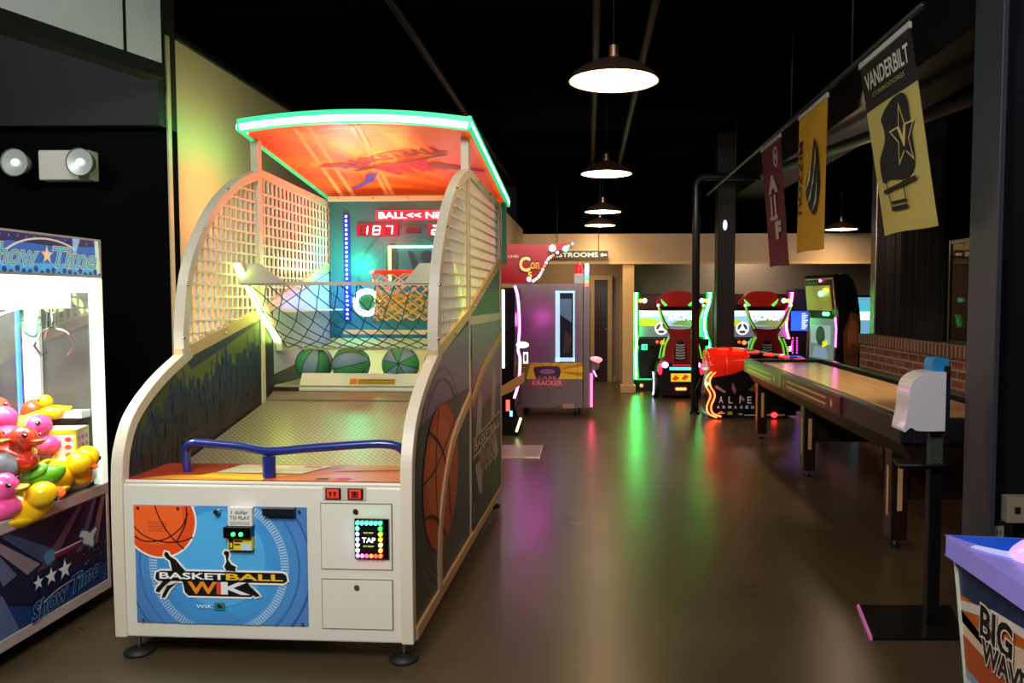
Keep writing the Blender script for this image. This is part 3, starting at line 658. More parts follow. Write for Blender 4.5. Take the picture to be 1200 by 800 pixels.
m.box(.39, 1.0, 2.452, 2.466, 2.055, 2.125, C('#e01838', .4, emit=1.1)); a = Art(m, (0, 2.451, 0), (1, 0, 0), (0, 0, 1), step=.0008); a.text('BALL<< NEXT', .695, 2.09, .57, .042, C('#fff0f2', .4, emit=5), off=.01); m.build('message_display', bb)
SEG = {'0': 'abcdef', '1': 'bc', '7': 'abc', '8': 'abcdefg', '6': 'acdefg', '2': 'abged', '5': 'afgcd'}
def seg(a_, ch_, x, z, w_, h_, lit, dim):
    q = h_ / 2; tk = w_ * .16; sh = lambda yy: (yy - z) * .12
    D = {'a': ((x, z + h_), (x + w_, z + h_)), 'b': ((x + w_, z + h_), (x + w_, z + q)), 'c': ((x + w_, z + q), (x + w_, z)), 'd': ((x, z), (x + w_, z)), 'e': ((x, z + q), (x, z)), 'f': ((x, z + h_), (x, z + q)), 'g': ((x, z + q), (x + w_, z + q))}
    for k, (p, q_) in D.items():
        mt = lit if k in SEG.get(ch_, '') else dim
        if mt: a_.line([(p[0] + sh(p[1]), p[1]), (q_[0] + sh(q_[1]), q_[1])], tk, mt); a_.e -= a_.step
for bx0, bx1, s_ in ((.245, .545, '187'), (.76, 1.10, '20')):
    m = MB(); m.box(bx0, bx1, 2.452, 2.466, 1.945, 2.03, C('#8c0c22', .3, emit=.45)); a = Art(m, (0, 2.451, 0), (1, 0, 0), (0, 0, 1), step=.0008); dw = (bx1 - bx0 - .03) / len(s_)
    for i, c_ in enumerate(s_): seg(a, c_, bx0 + .03 + i * dw, 1.958, dw * .52, .056, C('#ffe0e6', .4, emit=5.5), C('#5a0814', .3))
    m.build('score_display', bb)
m = MB(); m.box(.60, .71, 2.452, 2.466, 1.968, 2.005, C('#6a0a18', .3, emit=.2)); a = Art(m, (0, 2.451, 0), (1, 0, 0), (0, 0, 1), step=.0008)
for i in range(5): a.rect(.61 + i * .02, .622 + i * .02, 1.975, 1.998, C('#3c0610')); a.e -= a.step
m.build('level_display', bb)
m = MB(); GL = C('#6cffb4', .4, emit=6); m.box(.475, .49, 2.45, 2.466, 1.63, 1.87, C('#d8ff80', .4, emit=6)); m.box(.475, .885, 2.45, 2.466, 1.86, 1.876, GL); m.box(.87, .885, 2.45, 2.466, 1.63, 1.87, GL); m.build('target_light', bb)
# hoop
m = MB(); HC = (.69, 2.13, 1.675)
m.tube([(HC[0] + .235 * math.cos(2 * PI * i / 40), HC[1] + .235 * math.sin(2 * PI * i / 40), HC[2]) for i in range(40)], .011, C('#d8281c', .35, emit=.4), 8, closed=True); m.box(.63, .75, 2.36, 2.468, 1.65, 1.69, C('#c0281c', .35)); hp = m.build('hoop', BB)
def hoopnet(name, z0, z1, r0, r1, mat, rad, n=18, rows=5):
    m = MB()
    for s_ in (1, -1):
        for i in range(n):
            L = []
            for j in range(rows * 2 + 1):
                t_ = j / (rows * 2); r_ = r0 + (r1 - r0) * t_ + .012 * math.sin(j * PI); an = 2 * PI * (i + s_ * j * .5) / n
                L.append((HC[0] + r_ * math.cos(an), HC[1] + r_ * math.sin(an), z0 + (z1 - z0) * t_))
            m.tube(L, rad, mat, 4, caps=False)
    return m.build(name, hp)
hoopnet('net', 1.668, 1.53, .23, .20, C('#d8a090', .5, emit=.1), .005, 14, 2)
hoopnet('lower_net', 1.53, 1.36, .20, .22, C('#c49a4a', .5), .0065, 16, 3)
m = MB(); m.tube([(.36 + .078 * math.cos(2 * PI * i / 30), 2.3, 1.475 + .078 * math.sin(2 * PI * i / 30)) for i in range(30)], .019, C('#d0ffb0', .4, emit=9), 8, closed=True); rl = m.build('ring_light', BB)
m = MB(); m.cyl((.36, 2.31, 1.475), .05, .16, C('#1a5a4c', .4), 'y'); m.build('ring_mount', rl)
# canopy
SL = (2.19 - 2.42) / (2.78 - 1.2)
def RZ(x, y): return 2.42 + (y - 1.2) * SL + .05 * (1 - ((x - .625) / .66) ** 2)
m = MB(); NXR, NYR = 20, 6; vs = []
ROOF = C('#f0641c', .35, emit=.55)  # emission imitates an underside lit from below
for top in (0, 1):
    for j in range(NYR + 1):
        for i in range(NXR + 1):
            x = .02 + 1.26 * i / NXR; y = 1.2 + 1.58 * j / NYR; vs.append((x, y, RZ(x, y) + top * .03))
o = (NXR + 1) * (NYR + 1); fs = [[], []]
for j in range(NYR):
    for i in range(NXR):
        q = j * (NXR + 1) + i; fs[0].append((q, q + 1, q + NXR + 2, q + NXR + 1)[::-1]); fs[1].append((o + q, o + q + 1, o + q + NXR + 2, o + q + NXR + 1))
m.add(vs, fs[0], ROOF); m.add(vs, fs[1], C('#2a2a2c', .6))
rf = m.build('canopy', BB)
m = MB(); a = Art(m, (0, 0, 0), (1, 0, 0), (0, -1, 0), step=.0008, clip=(0, 1.25, 1.25, 2.62), fn=lambda p, q, e: (p, q, RZ(p, q) - .001 - e))
def cells(x0, x1, y0, y1, fnc, nx_=26, ny_=22):
    for i in range(nx_):
        for j in range(ny_):
            xa_, xb_ = x0 + (x1 - x0) * i / nx_, x0 + (x1 - x0) * (i + 1) / nx_; ya_, yb_ = y0 + (y1 - y0) * j / ny_, y0 + (y1 - y0) * (j + 1) / ny_
            a.poly([(xa_, ya_), (xb_, ya_), (xb_, yb_), (xa_, yb_)], fnc((xa_ + xb_) / 2, (ya_ + yb_) / 2), False)
    a.up()
pal = ['#c8401a', '#e04c14', '#f05c14', '#f87818', '#fa9424', '#f6a040']
def pick(x, y):
    d = math.hypot((x - .55) * 1.0, (y - 1.75) * .8); ang = math.atan2(y - 2.7, x - 1.3); k = 4.6 - d * 6 + .9 * math.sin(ang * 22) - (1.2 if x > .95 else 0)
    return C(pal[max(0, min(5, int(k)))], .35, emit=.6)
cells(0, 1.25, 1.25, 2.62, pick, 60, 54)
for x_ in (.28, .36, .6, .64): a.poly([(x_, 1.25), (x_ + .025, 1.25), (x_ - .16, 2.62), (x_ - .19, 2.62)], C('#f08c4c', .35, emit=.5))
a.rot = ((.72, 1.9), R(-24)); PU = C('#8a2038', .4, emit=.1)
a.ring(.72, 1.9, .30, .31, C('#d8722c', .35, emit=.5), 40, sy=.8)
T = lambda t_, x_, y_, w_, h_, mt, of=.0: a.text(t_, x_, y_, w_, h_, mt, off=of)
a.poly([(.36, 1.86), (1.10, 1.82), (1.12, 1.85), (.36, 1.90)], PU); T('BASKETBALL', .74, 1.76, .80, -.10, PU, .04); T('WIK', .72, 1.98, .44, -.20, C('#c01834', .4, emit=.3), .06)
a.poly([(.50, 1.84), (.40, 1.72), (.30, 1.66), (.22, 1.67), (.34, 1.76), (.45, 1.88)], PU); a.poly([(.86, 1.98), (1.0, 2.1), (1.2, 2.16), (1.2, 2.12), (1.02, 2.03), (.94, 1.93)], PU); a.poly([(.38, 1.96), (.26, 2.08), (.08, 2.14), (.10, 2.17), (.30, 2.12), (.46, 1.98)], C('#7040a0', .4, emit=.3))
a.rot = None; m.build('canopy_art', rf)
m = MB(); L = [(.02 + 1.26 * i / 24, RZ(.02 + 1.26 * i / 24, 1.2)) for i in range(25)]
m.ribbon([(p[0], p[1] + .024) for p in L], .07, 'y', 1.165, 1.20, C('#2fd48c', .4, emit=.9)); ft = m.build('front_arch', rf)
m = MB(); m.ribbon([(p[0], p[1] + .012) for p in L], .032, 'y', 1.157, 1.164, C('#b8ffdc', .4, emit=8)); m.build('front_light_strip', ft)
for x0_, x1_, xl in ((.0, .02, -.001), (1.28, 1.30, 1.301)):
    m = MB(); m.prism([(1.17, RZ(-.03, 1.17) - .005), (1.17, RZ(-.03, 1.17) + .06), (2.80, RZ(-.03, 2.8) + .06), (2.80, RZ(-.03, 2.8) - .005)], 'x', x0_, x1_, C('#2fd48c', .4, emit=.9)); sr = m.build('side_rail', rf)
    for q0, q1 in ((xl - .008, xl), (x1_ + .001 if x0_ < .5 else x0_ - .009, x1_ + .009 if x0_ < .5 else x0_ - .001)):
        m = MB(); m.prism([(1.18, RZ(-.03, 1.18) + .008), (1.18, RZ(-.03, 1.18) + .034), (2.79, RZ(-.03, 2.79) + .034), (2.79, RZ(-.03, 2.79) + .008)], 'x', q0, q1, C('#7dffc0', .4, emit=9)); m.build('side_light_strip', sr)
m = MB(); m.box(.0, 1.25, 2.66, 2.70, 2.17, 2.205, CREAM); m.box(.046, 1.204, 2.44, 2.468, 2.19, 2.225, CREAM)
for i in range(5): m.ball((.12 + i * .25, 2.438, 2.207), .008, CHROME, 8, 6)
m.build('rear_beam', rf)
m = MB(); m.box(1.257, 1.285, 2.66, 2.72, 1.75, 2.2, C('#2f9c70', .5)); m.build('rear_light_box', rf)
# feet
for x, y in ((.06, .05), (1.2, .05), (.06, 2.5), (1.2, 2.5)):
    m = MB(); m.lathe([(.001, .0), (.06, .0), (.062, .012), (.03, .024), (.014, .03)], (x, y, 0), C('#0c0c0c', .6), 24); m.cyl((x, y, .025), .009, .066, STEEL, n=12); m.build('foot', BB)
# balls lying in the tray (world coordinates)
GA, GB = C('#3a8a58', .6), C('#6f8ca2', .6)
def make_bball(loc, label, rot):
    t = thing('toy_basketball', label, 'ball', loc, group='green and grey basketballs in the tray', rot=rot)
    m = MB(); m.ball((0, 0, 0), .113, None, 32, 16, pick=lambda i, j: GA if (j // 4) % 2 == 0 else GB); m.build('shell', t, weld=True)
    m = MB()
    for k in range(4):
        an = k * PI / 4; m.tube([(.1132 * math.cos(an) * math.sin(q), .1132 * math.sin(an) * math.sin(q), .1132 * math.cos(q)) for q in [2 * PI * i / 40 for i in range(40)]], .0022, INK, 4, closed=True)
    m.build('seam', t)
    return t
def bbw(x, y, z): 
    c, s_ = math.cos(R(-1.6)), math.sin(R(-1.6)); return (-1.967 + c * x - s_ * y, 3.2 + s_ * x + c * y, z)
make_bball(bbw(.225, 1.66, 1.099), 'green and grey basketball at the left end of the ball tray', (R(20), R(10), R(30)))
make_bball(bbw(.465, 1.64, 1.099), 'green and grey basketball second from left, with horizontal green band', (R(8), R(78), R(10)))
make_bball(bbw(.775, 1.63, 1.099), 'green and grey basketball with star pattern facing the front, third from left', (R(82), R(14), R(5)))
make_bball(bbw(1.02, 1.70, 1.099), 'green and grey basketball furthest right, half hidden by the white frame', (R(15), R(60), R(50)))
# unseen point lights added to strengthen the machine's LED glow
for nm, p, e, c_, s_ in (('score_glow', (.30, 1.75, 2.04), 11, '#ff2438', .1), ('hoop_glow', (.22, 2.25, 1.75), 9, '#20ffb8', .08), ('column_glow', (.2, 2.3, 1.5), 4.0, '#3060ff', .08), ('column_glow', (1.05, 2.3, 1.6), 2, '#3060ff', .1), ('net_glow', (.22, 1.25, 1.5), 2.6, '#d8ff70', .08), ('net_glow', (1.08, 1.25, 1.5), 2.2, '#d8ff70', .08), ('roof_glow', (.62, 1.8, 2.25), 4, '#ffb060', .15), ('tray_glow', (.7, 1.75, 1.28), .9, '#e8ff90', .1)):
    light(nm, 'POINT', bbw(*p), e, c_, s_)
# ------------------------------------------------------------------ claw machine at the left (front faces +X)
CL = thing('claw_machine', 'white claw crane machine full of rubber ducks, lit bright inside', 'claw machine', (-2.36, 3.4, 0))
F0, F1, Y0, Y1 = -3.16, -2.36, 2.98, 3.80
CW = C('#d8d6d4', .35); GLW = C('#f2fff6', .4, emit=1.6)
m = MB(); m.box(F0, F1 - .012, Y0 + .01, Y1 - .01, .09, .55, C('#c8c4c0', .4)); base = m.build('base_cabinet', CL, w=True)
m = MB(); m.box(F1 - .012, F1 - .004, Y0 + .02, Y1 - .02, .13, .54, C('#101a3c', .35)); a = Art(m, (F1 - .004, Y0, 0), (0, 1, 0), (0, 0, 1), clip=(.02, .80, .125, .545))
a.rect(0, .82, .1, .56, C('#12163a', .3))
a.poly([(.3, .56), (.82, .56), (.82, .3), (.45, .25)], C('#26102e', .3)); a.poly([(0, .1), (.82, .1), (.82, .22), (.3, .18), (0, .3)], C('#183a70', .3)); a.poly([(0, .1), (.2, .1), (.1, .3), (0, .34)], C('#5a6a98', .3))
for x0_, x1_, x2_, x3_, h in ((.60, .63, .30, .40, '#5c3a48'), (.66, .70, .48, .56, '#3a1c34'), (.70, .725, .56, .62, '#54506c'), (.76, .79, .66, .72, '#7c5a5c'), (.735, .755, .60, .65, '#2c0c24')): a.poly([(x0_, .55), (x1_, .55), (x3_, .33), (x2_, .33)], C(h, .3))
for x0_, x1_, x2_, x3_, h in ((.02, .05, .24, .32, '#8a7c88'), (.0, .02, .10, .18, '#5c6488'), (.10, .13, .36, .48, '#37466a')): a.poly([(x0_, .54), (x1_, .55), (x3_, .36), (x2_, .34)], C(h, .3))
for k in range(26): a.circ(.70 + .09 * math.cos(k), .22 + .10 * math.sin(k * 1.7), .004, C('#8c94b0', .3), 6, up=False)
# guitar
a.poly([(.34, .385), (.36, .40), (.40, .40), (.42, .38), (.42, .35), (.36, .34)], C('#4a7ea0', .3)); a.poly([(.41, .352), (.60, .358), (.60, .388), (.41, .378)], C('#6c1c30', .3)); a.rect(.41, .60, .374, .38, C('#c0c8d8', .3))
a.poly(smooth([(.57, .40), (.60, .43), (.635, .42), (.66, .405), (.71, .425), (.72, .40), (.70, .37), (.70, .34), (.68, .315), (.65, .33), (.62, .345), (.60, .36), (.60, .38), (.57, .40)], 4), C('#2c5a90', .3))
a.poly(smooth([(.58, .40), (.60, .42), (.635, .41), (.66, .395), (.70, .41), (.71, .395), (.685, .37), (.685, .34), (.67, .325), (.65, .34), (.62, .355), (.605, .365), (.61, .385), (.58, .40)], 4), C('#c0d4c8', .3))
for x_, r_ in ((.30, .032), (.38, .038), (.47, .044)): a.star(x_, .285, r_ * 1.2, C('#5478a8', .3)); a.star(x_, .285, r_, C('#d8e0d8', .3))
a.ring(.50, .05, .30, .312, C('#a8a090', .3), 30, a0=R(50), a1=R(140), sy=.55)
a.text('Show Time', .48, .19, .46, .075, C('#5c9ad0', .3), off=.05, shear=.3, warp=lambda x, y: (x, y + x * .12)); a.text('Show Time', .48, .19, .46, .075, C('#141c40', .3), off=.015, shear=.3, warp=lambda x, y: (x, y + x * .12))
m.build('front_art', base, w=True)
FR = C('#b8a8a4', .35)
m = MB(); m.box(F1 - .03, F1, Y0, Y1, .075, .125, FR); m.box(F1 - .03, F1, Y0, Y1, .55, .60, C('#b4aaa4', .35)); m.box(F1 - .03, F1, Y1 - .022, Y1, .125, .55, FR); m.box(F1 - .03, F1, Y0, Y0 + .022, .125, .55, FR); m.build('trim_frame', CL, w=True, bevel=.003)
m = MB(); m.box(F0, F1 - .03, Y0, Y1, .551, .57, C('#d8d0b8', .4)); m.build('prize_floor', CL, w=True)
m = MB(); m.ball((-2.76, 3.45, .57), (.27, .30, .22), C('#cfc8b4', .7, noise=.1, scale=12), 24, 14, fn=lambda p: (p.x, p.y, max(0, p.z))); m.build('foam_mound', CL, w=True)
for x_, y_ in ((F1 - .045, Y1 - .045), (F1 - .045, Y0), (F0, Y1 - .045), (F0, Y0)):
    m = MB(); m.box(x_, x_ + .045, y_, y_ + .045, .60, 1.60, C('#e6f6e8', .35, emit=.7)); m.build('corner_post', CL, w=True, bevel=.004)  # emission and green tint imitate light on the white plastic posts
m = MB(); m.box(F0, F1, Y0, Y1, 1.60, 1.785, C('#bfb6b4', .4)); mq = m.build('marquee', CL, w=True, bevel=.004)
m = MB(); a = Art(m, (F1 + .001, Y0, 0), (0, 1, 0), (0, 0, 1), clip=(.01, .80, 1.612, 1.775))
a.rect(0, .82, 1.6, 1.79, C('#2a6cc4', .3, emit=.35)); a.poly([(0, 1.70), (.2, 1.74), (.5, 1.73), (.82, 1.75), (.82, 1.79), (0, 1.79)], C('#1c2a6c', .3, emit=.2)); a.poly([(0, 1.6), (.82, 1.6), (.82, 1.64), (.6, 1.66), (.3, 1.65), (0, 1.66)], C('#48b0f0', .3, emit=.4))
a.poly([(.0, 1.79), (.03, 1.79), (.08, 1.72), (.0, 1.73)], C('#a8d0f0', .3, emit=.4)); a.poly([(.60, 1.79), (.66, 1.79), (.62, 1.70), (.60, 1.70)], C('#8cc4f0', .3, emit=.4)); a.poly([(.76, 1.79), (.79, 1.79), (.80, 1.62), (.77, 1.62)], C('#d0e8d0', .3, emit=.4))
for k in range(22): a.circ(.02 + k * .037, 1.618 + .01 * math.sin(k * 2.3), .014, C('#1c3c9c', .3, emit=.2), 10, up=False)
for k in range(14): a.circ(.1 + k * .05, 1.76 + .008 * math.sin(k * 3.1), .006, C('#7c60c8', .3, emit=.3), 8, up=False)
a.up()
a.ring(.42, 1.60, .30, .315, C('#e8e0c8', .3, emit=.3), 30, a0=R(50), a1=R(150), sy=.52)
a.text('Show', .215, 1.685, .30, .085, C('#e8dcc0', .3, emit=.3), off=.05, shear=.25); a.text('Show', .215, 1.685, .30, .085, C('#2c4a6c', .3), off=.022, shear=.25); a.text('Show', .215, 1.685, .30, .085, C('#5fc0e0', .3, emit=.4), off=0, shear=.25)
a.text('Time', .615, 1.685, .30, .085, C('#e8dcc0', .3, emit=.3), off=.05, shear=.25); a.text('Time', .615, 1.685, .30, .085, C('#2c4a6c', .3), off=.022, shear=.25); a.text('Time', .615, 1.685, .30, .085, C('#5fc0e0', .3, emit=.4), off=0, shear=.25)
a.star(.42, 1.69, .045, C('#e0b890', .3, emit=.3)); a.star(.42, 1.69, .03, C('#f0d8b8', .3, emit=.4)); m.build('marquee_art', mq, w=True)
m = MB(); m.box(F0 + .02, F1 - .05, Y0 + .03, Y1 - .05, 1.58, 1.598, C('#ffffff', .4, emit=3.)); m.box(F1 - .052, F1 - .046, Y0 + .045, Y1 - .045, 1.53, 1.598, C('#fbfff8', .4, emit=4)); m.build('light_panel', CL, w=True)
SGL = glass('side_glass', '#d8dcd8', .03, .15)
nt = SGL.node_tree; mo = nt.nodes['Material Output']; df = nt.nodes.new('ShaderNodeBsdfDiffuse'); nz_ = nt.nodes.new('ShaderNodeTexNoise'); nz_.inputs['Scale'].default_value = 5
tcn = nt.nodes.new('ShaderNodeTexCoord'); nt.links.new(tcn.outputs['Object'], nz_.inputs['Vector']); rp_ = nt.nodes.new('ShaderNodeValToRGB'); rp_.color_ramp.elements[0].color = lin('#4a4844'); rp_.color_ramp.elements[1].color = lin('#a8a49c')  # grey diffuse noise imitates the room reflected in the far pane
nt.links.new(nz_.outputs['Fac'], rp_.inputs[0]); nt.links.new(rp_.outputs[0], df.inputs[0]); mm = nt.nodes.new('ShaderNodeMixShader'); mm.inputs[0].default_value = .45
nt.links.new(mo.inputs[0].links[0].from_socket, mm.inputs[1]); nt.links.new(df.outputs[0], mm.inputs[2]); nt.links.new(mm.outputs[0], mo.inputs[0])
GL1 = glass('claw_glass', '#f8fbfb', .03)
m = MB(); m.box(F1 - .02, F1 - .016, Y0 + .045, Y1 - .045, .60, 1.60, GL1); m.build('front_glass', CL, w=True)
m = MB(); m.box(F0 + .045, F1 - .045, Y1 - .024, Y1 - .02, .60, 1.60, SGL); m.build('side_glass', CL, w=True)
m = MB(); m.box(F0 + .045, F1 - .045, Y0 + .02, Y0 + .024, .60, 1.60, GL1); m.build('side_glass', CL, w=True)
m = MB(); m.box(F0, F0 + .01, Y0 + .045, Y1 - .045, .57, 1.60, C('#787e82', .4)); m.build('back_panel', CL, w=True)
m = MB(); m.box(-2.73, -2.65, Y1 - .05, Y1 - .028, .57, 1.58, C('#dfe6e2', .35, emit=.15)); m.box(-2.765, -2.755, Y1 - .05, Y1 - .03, .57, 1.58, C('#4a90ff', .4, emit=2)); m.box(-2.65, -2.42, Y1 - .10, Y1 - .03, .93, .965, C('#e4e8e0', .35)); m.build('inner_rail', CL, w=True)
m = MB(); m.box(-2.66, -2.44, 3.46, 3.68, 1.455, 1.56, C('#ecece6', .35, emit=.2)); m.box(F0 + .03, F1 - .06, 3.48, 3.52, 1.56, 1.58, STEEL)
ga = m.build('gantry', CL, w=True)
m = MB(); cc = Vector((-2.47, 3.58, 1.37)); m.cyl((cc.x, cc.y, cc.z), .018, .09, CHROME, n=14); m.tube(smooth([(-2.56, 3.52, 1.46), (-2.56, 3.52, 1.38), (-2.54, 3.53, 1.34), (-2.51, 3.54, 1.34), (-2.50, 3.55, 1.42)], 4), .009, C('#3a6a54', .4), 8)
for k in range(3):
    an = k * 2.1 + .4; dx, dy = math.cos(an), math.sin(an); m.tube([(cc.x, cc.y, cc.z), (cc.x + .06 * dx, cc.y + .06 * dy, cc.z - .02), (cc.x + .10 * dx, cc.y + .10 * dy, cc.z - .08), (cc.x + .06 * dx, cc.y + .06 * dy, cc.z - .13)], .006, CHROME, 6)
m.build('claw', ga, w=True)
for x_, y_ in ((F1 - .08, Y1 - .08), (F1 - .08, Y0 + .08), (F0 + .08, Y1 - .08), (F0 + .08, Y0 + .08)):
    m = MB(); m.cyl((x_, y_, 0), .03, .025, C('#101010'), n=18); m.cyl((x_, y_, .02), .012, .075, STEEL, n=10); m.build('foot', CL, w=True)
light('claw_interior_light', 'AREA', (-2.66, 3.4, 1.565), 22, '#f4fff4', .5, rot=(0, 0, 0), sy=.6)
light('duck_fill_light', 'AREA', (-2.40, 3.4, 1.50), 16, '#fffff4', .03, target=(-2.62, 3.4, .8), sy=.6)  # unseen fill added to brighten the duck faces

# ------------------------------------------------------------------ ducks
def make_duck(name, bodyc, headc, beakc, label, kind='duck'):
    t = thing(name, label, 'toy', (0, 0, 0), group='rubber duck toys in the claw machine')
    m = MB()
    def bf(p):
        x, y, z = p; z2 = z
        if x < -.25: z2 = z * (1 + .2 * x) + (-.25 - x) ** 2 * 1.1
        if z < 0: z2 = z2 * .8
        return (x * 1.08, y * (1 - .25 * max(0, -x)), z2)
    m.ball((0, 0, .055), (.10, .068, .058), C(bodyc, .25, coat=.4), 22, 14, fn=bf)
    for s_ in (-1, 1): m.ball((-.02, s_ * .06, .06), (.055, .014, .03), C(bodyc, .25, coat=.4), 14, 8, fn=lambda p: (p.x, p.y, p.z + max(0, -p.x) * .6))
    m.build('body', t, weld=True)
    m = MB(); m.ball((.055, 0, .135), (.05, .047, .048), C(headc, .25, coat=.4), 20, 12); m.ball((.045, 0, .095), (.036, .036, .03), C(headc, .25, coat=.4), 14, 8); m.build('head', t, weld=True)
    m = MB(); m.ball((.108, 0, .128), (.028, .026, .008), C(beakc, .35), 12, 8, fn=lambda p: (p.x, p.y, p.z + .5 * p.x * p.x)); m.ball((.103, 0, .120), (.02, .021, .006), C(beakc, .35), 12, 8); m.build('beak', t)
    for s_ in (-1, 1):
        m = MB(); m.ball((.083, s_ * .034, .150), .009, C('#18121a', .15), 10, 8); m.ball((.089, s_ * .038, .153), .003, C('#ffffff', .3), 6, 4); m.build('eye', t)
    return t
YEL, ORA, PNK, RDO, LIM = ('#f6c812', '#f6c812'), ('#f0501c', '#f0501c'), ('#f0549c', '#f0549c'), ('#d83a22', '#d83a22'), ('#6ac42c', '#6ac42c')
protos = {}
def duck(k, loc, rot, label, cols, beak):
    if k not in protos: d_ = make_duck('rubber_duck', cols[0], cols[1], beak, label); protos[k] = d_; d_.location = loc; d_.rotation_euler = rot
    else: dup(protos[k], loc, label, rot)
rz = lambda d_, x=0, y=0: (R(x), R(y), R(d_))
duck('o', (-2.78, 3.68, .83), rz(-60, 8), 'orange rubber duck on top of the pile, farthest back', ORA, '#f08a20')
duck('o', (-2.66, 3.44, .83), rz(250, -12), 'orange rubber duck at the upper left, turned away', ORA, '#f08a20')
duck('o', (-2.67, 3.63, .81), rz(110, 15), 'orange rubber duck just right below the topmost one', ORA, '#f08a20')
duck('r', (-2.47, 3.27, .745), rz(0, -6), 'large red-orange rubber duck with black eye, front left', RDO, '#e85a20')
duck('p', (-2.56, 3.40, .81), rz(160, 10), 'pink rubber duck at the left above the red-orange one', PNK, '#e0a020')
duck('p', (-2.50, 3.62, .755), rz(255, 6), 'hot pink rubber duck lying centre front with orange beak', PNK, '#f08020')
duck('p', (-2.66, 3.66, .78), rz(160, -20), 'pink rubber duck half buried behind the hot pink one', PNK, '#d88030')
duck('y', (-2.60, 3.56, .83), rz(230, 10, 20), 'yellow rubber duck head beside the toy box', YEL, '#e86018')
duck('y', (-2.47, 3.47, .665), rz(100, 60), 'big yellow rubber duck tipped on its side below the pink one', YEL, '#e86018')
duck('y', (-2.47, 3.655, .635), rz(-35, -15, 20), 'yellow rubber duck facing out near the right corner with orange beak', YEL, '#e86018')
duck('y', (-2.44, 3.25, .575), rz(60, 50), 'yellow rubber duck lowest at the left behind the glass edge', YEL, '#e86018')
duck('y', (-2.44, 3.40, .575), rz(-100, 20), 'yellow rubber duck lying flat beside the dark green one', YEL, '#e86018')
duck('y', (-2.62, 3.46, .74), rz(140, 20), 'yellow rubber duck peeking out between the pink and orange ones', YEL, '#e86018')
duck('g', (-2.42, 3.33, .66), rz(190, 30), 'lime green rubber duck at the left under the red-orange one', LIM, '#e0b020')
duck('gw', (-2.45, 3.545, .578), rz(-60, 30), 'dark green rubber duck with pale green head at the bottom', ('#2c7a3c', '#8cc468'), '#c86a40')
duck('w', (-2.44, 3.69, .575), rz(-70, 10), 'white rubber duck in the lower right corner', ('#dcd8cc', '#dcd8cc'), '#c8a060')
duck('v', (-2.56, 3.73, .66), rz(90, 20), 'purple rubber duck pressed against the right post', ('#8a6aa0', '#8a6aa0'), '#b07060')
duck('v', (-2.60, 3.56, .62), rz(40, 10), 'purple rubber duck buried under the pink ones', ('#8a6aa0', '#8a6aa0'), '#b07060')
duck('o', (-2.56, 3.20, .76), rz(0), 'orange rubber duck at the far left of the pile', ORA, '#f08a20')
duck('o', (-2.80, 3.40, .80), rz(90, 10), 'orange rubber duck under the topmost ones at the back', ORA, '#f08a20')
duck('p', (-2.76, 3.56, .76), rz(60, 10), 'pink rubber duck buried deepest at the back of the pile', PNK, '#d88030')
duck('y', (-2.74, 3.26, .66), rz(200, 10), 'yellow rubber duck buried at the back left of the pile', YEL, '#e86018')
duck('y', (-2.62, 3.66, .60), rz(20), 'yellow rubber duck under the purple ones at the back', YEL, '#e86018')
duck('o', (-2.62, 3.10, .60), rz(130), 'orange rubber duck at the near end of the pile by the left post', ORA, '#f08a20')
duck('p', (-2.46, 3.14, .58), rz(20, 10), 'pink rubber duck low at the near end behind the front glass', PNK, '#d88030')
duck('g', (-2.82, 3.12, .60), rz(60), 'lime green rubber duck at the near back corner of the pile', LIM, '#e0b020')
duck('p', (-2.98, 3.30, .60), rz(-30), 'pink rubber duck on the prize floor against the back panel', PNK, '#d88030')
duck('y', (-2.99, 3.52, .62), rz(200), 'yellow rubber duck on the prize floor against the back panel', YEL, '#e86018')
duck('r', (-2.60, 3.24, .66), rz(80, 10), 'red-orange rubber duck buried behind the grey ball', RDO, '#e85a20')
duck('y', (-2.56, 3.715, .915), rz(200, 0), 'yellow duck sitting on the ledge behind the box', YEL, '#f07820')
for o in bpy.data.objects:
    if o.name.startswith('rubber_duck'): o.scale = (1.18,) * 3 if o['label'][:16] != 'yellow duck sitt' else (.7,) * 3
m = MB(); m.ball((0, 0, 0), .07, C('#7c8690', .6, noise=.2, scale=30), 20, 14); o = m.build('grey_ball'); o.location = (-2.44, 3.18, .80); tag(o, 'grey ball toy at the left edge of the duck pile', 'ball')
bx = thing('toy_box', 'small white box with yellow edges and colourful toy pictures', 'box', (-2.475, 3.67, .82), R(12))
m = MB(); m.box(-.10, .08, -.10, .045, -.07, .075, C('#e8e4e0', .4)); cb = m.build('carton', bx, bevel=.003)
m = MB(); YB = C('#e8d820', .4); cols_ = ['#e85a9c', '#4a60b0', '#e88030', '#58b070', '#e04050', '#c8a0d0']
for O_, X_, wd in (((.0805, -.10, -.07), (0, 1, 0), .145), ((-.10, -.1005, -.07), (1, 0, 0), .18)):
    a = Art(m, O_, X_, (0, 0, 1)); a.rect(0, wd, 0, .008, YB, False); a.rect(0, wd, .125, .145, YB, False); a.rect(0, .008, 0, .145, YB, False); a.rect(wd - .008, wd, 0, .145, YB)
    for k in range(9): a.circ(.028 + (k % 3) * (wd - .05) / 2.2, .028 + (k // 3) * .036, .015, C(cols_[(k * 2 + int(wd * 100)) % 6], .4), 7, ry=.011, up=False)
m.build('printing', cb)

# ------------------------------------------------------------------ metal floor plate
m = MB(); m.prism([(7.42, .0), (7.44, .012), (8.0, .02), (8.02, .0)], 'x', -1.25, -.47, TREAD); m.prism([(7.42, 0), (7.44, .012), (8.0, .02), (8.02, 0)], 'x', -.47, -.462, C('#c8c6b0', .4, .5)); tag(m.build('floor_plate'), 'low metal tread plate lying on the floor behind the basketball machine', 'floor plate')

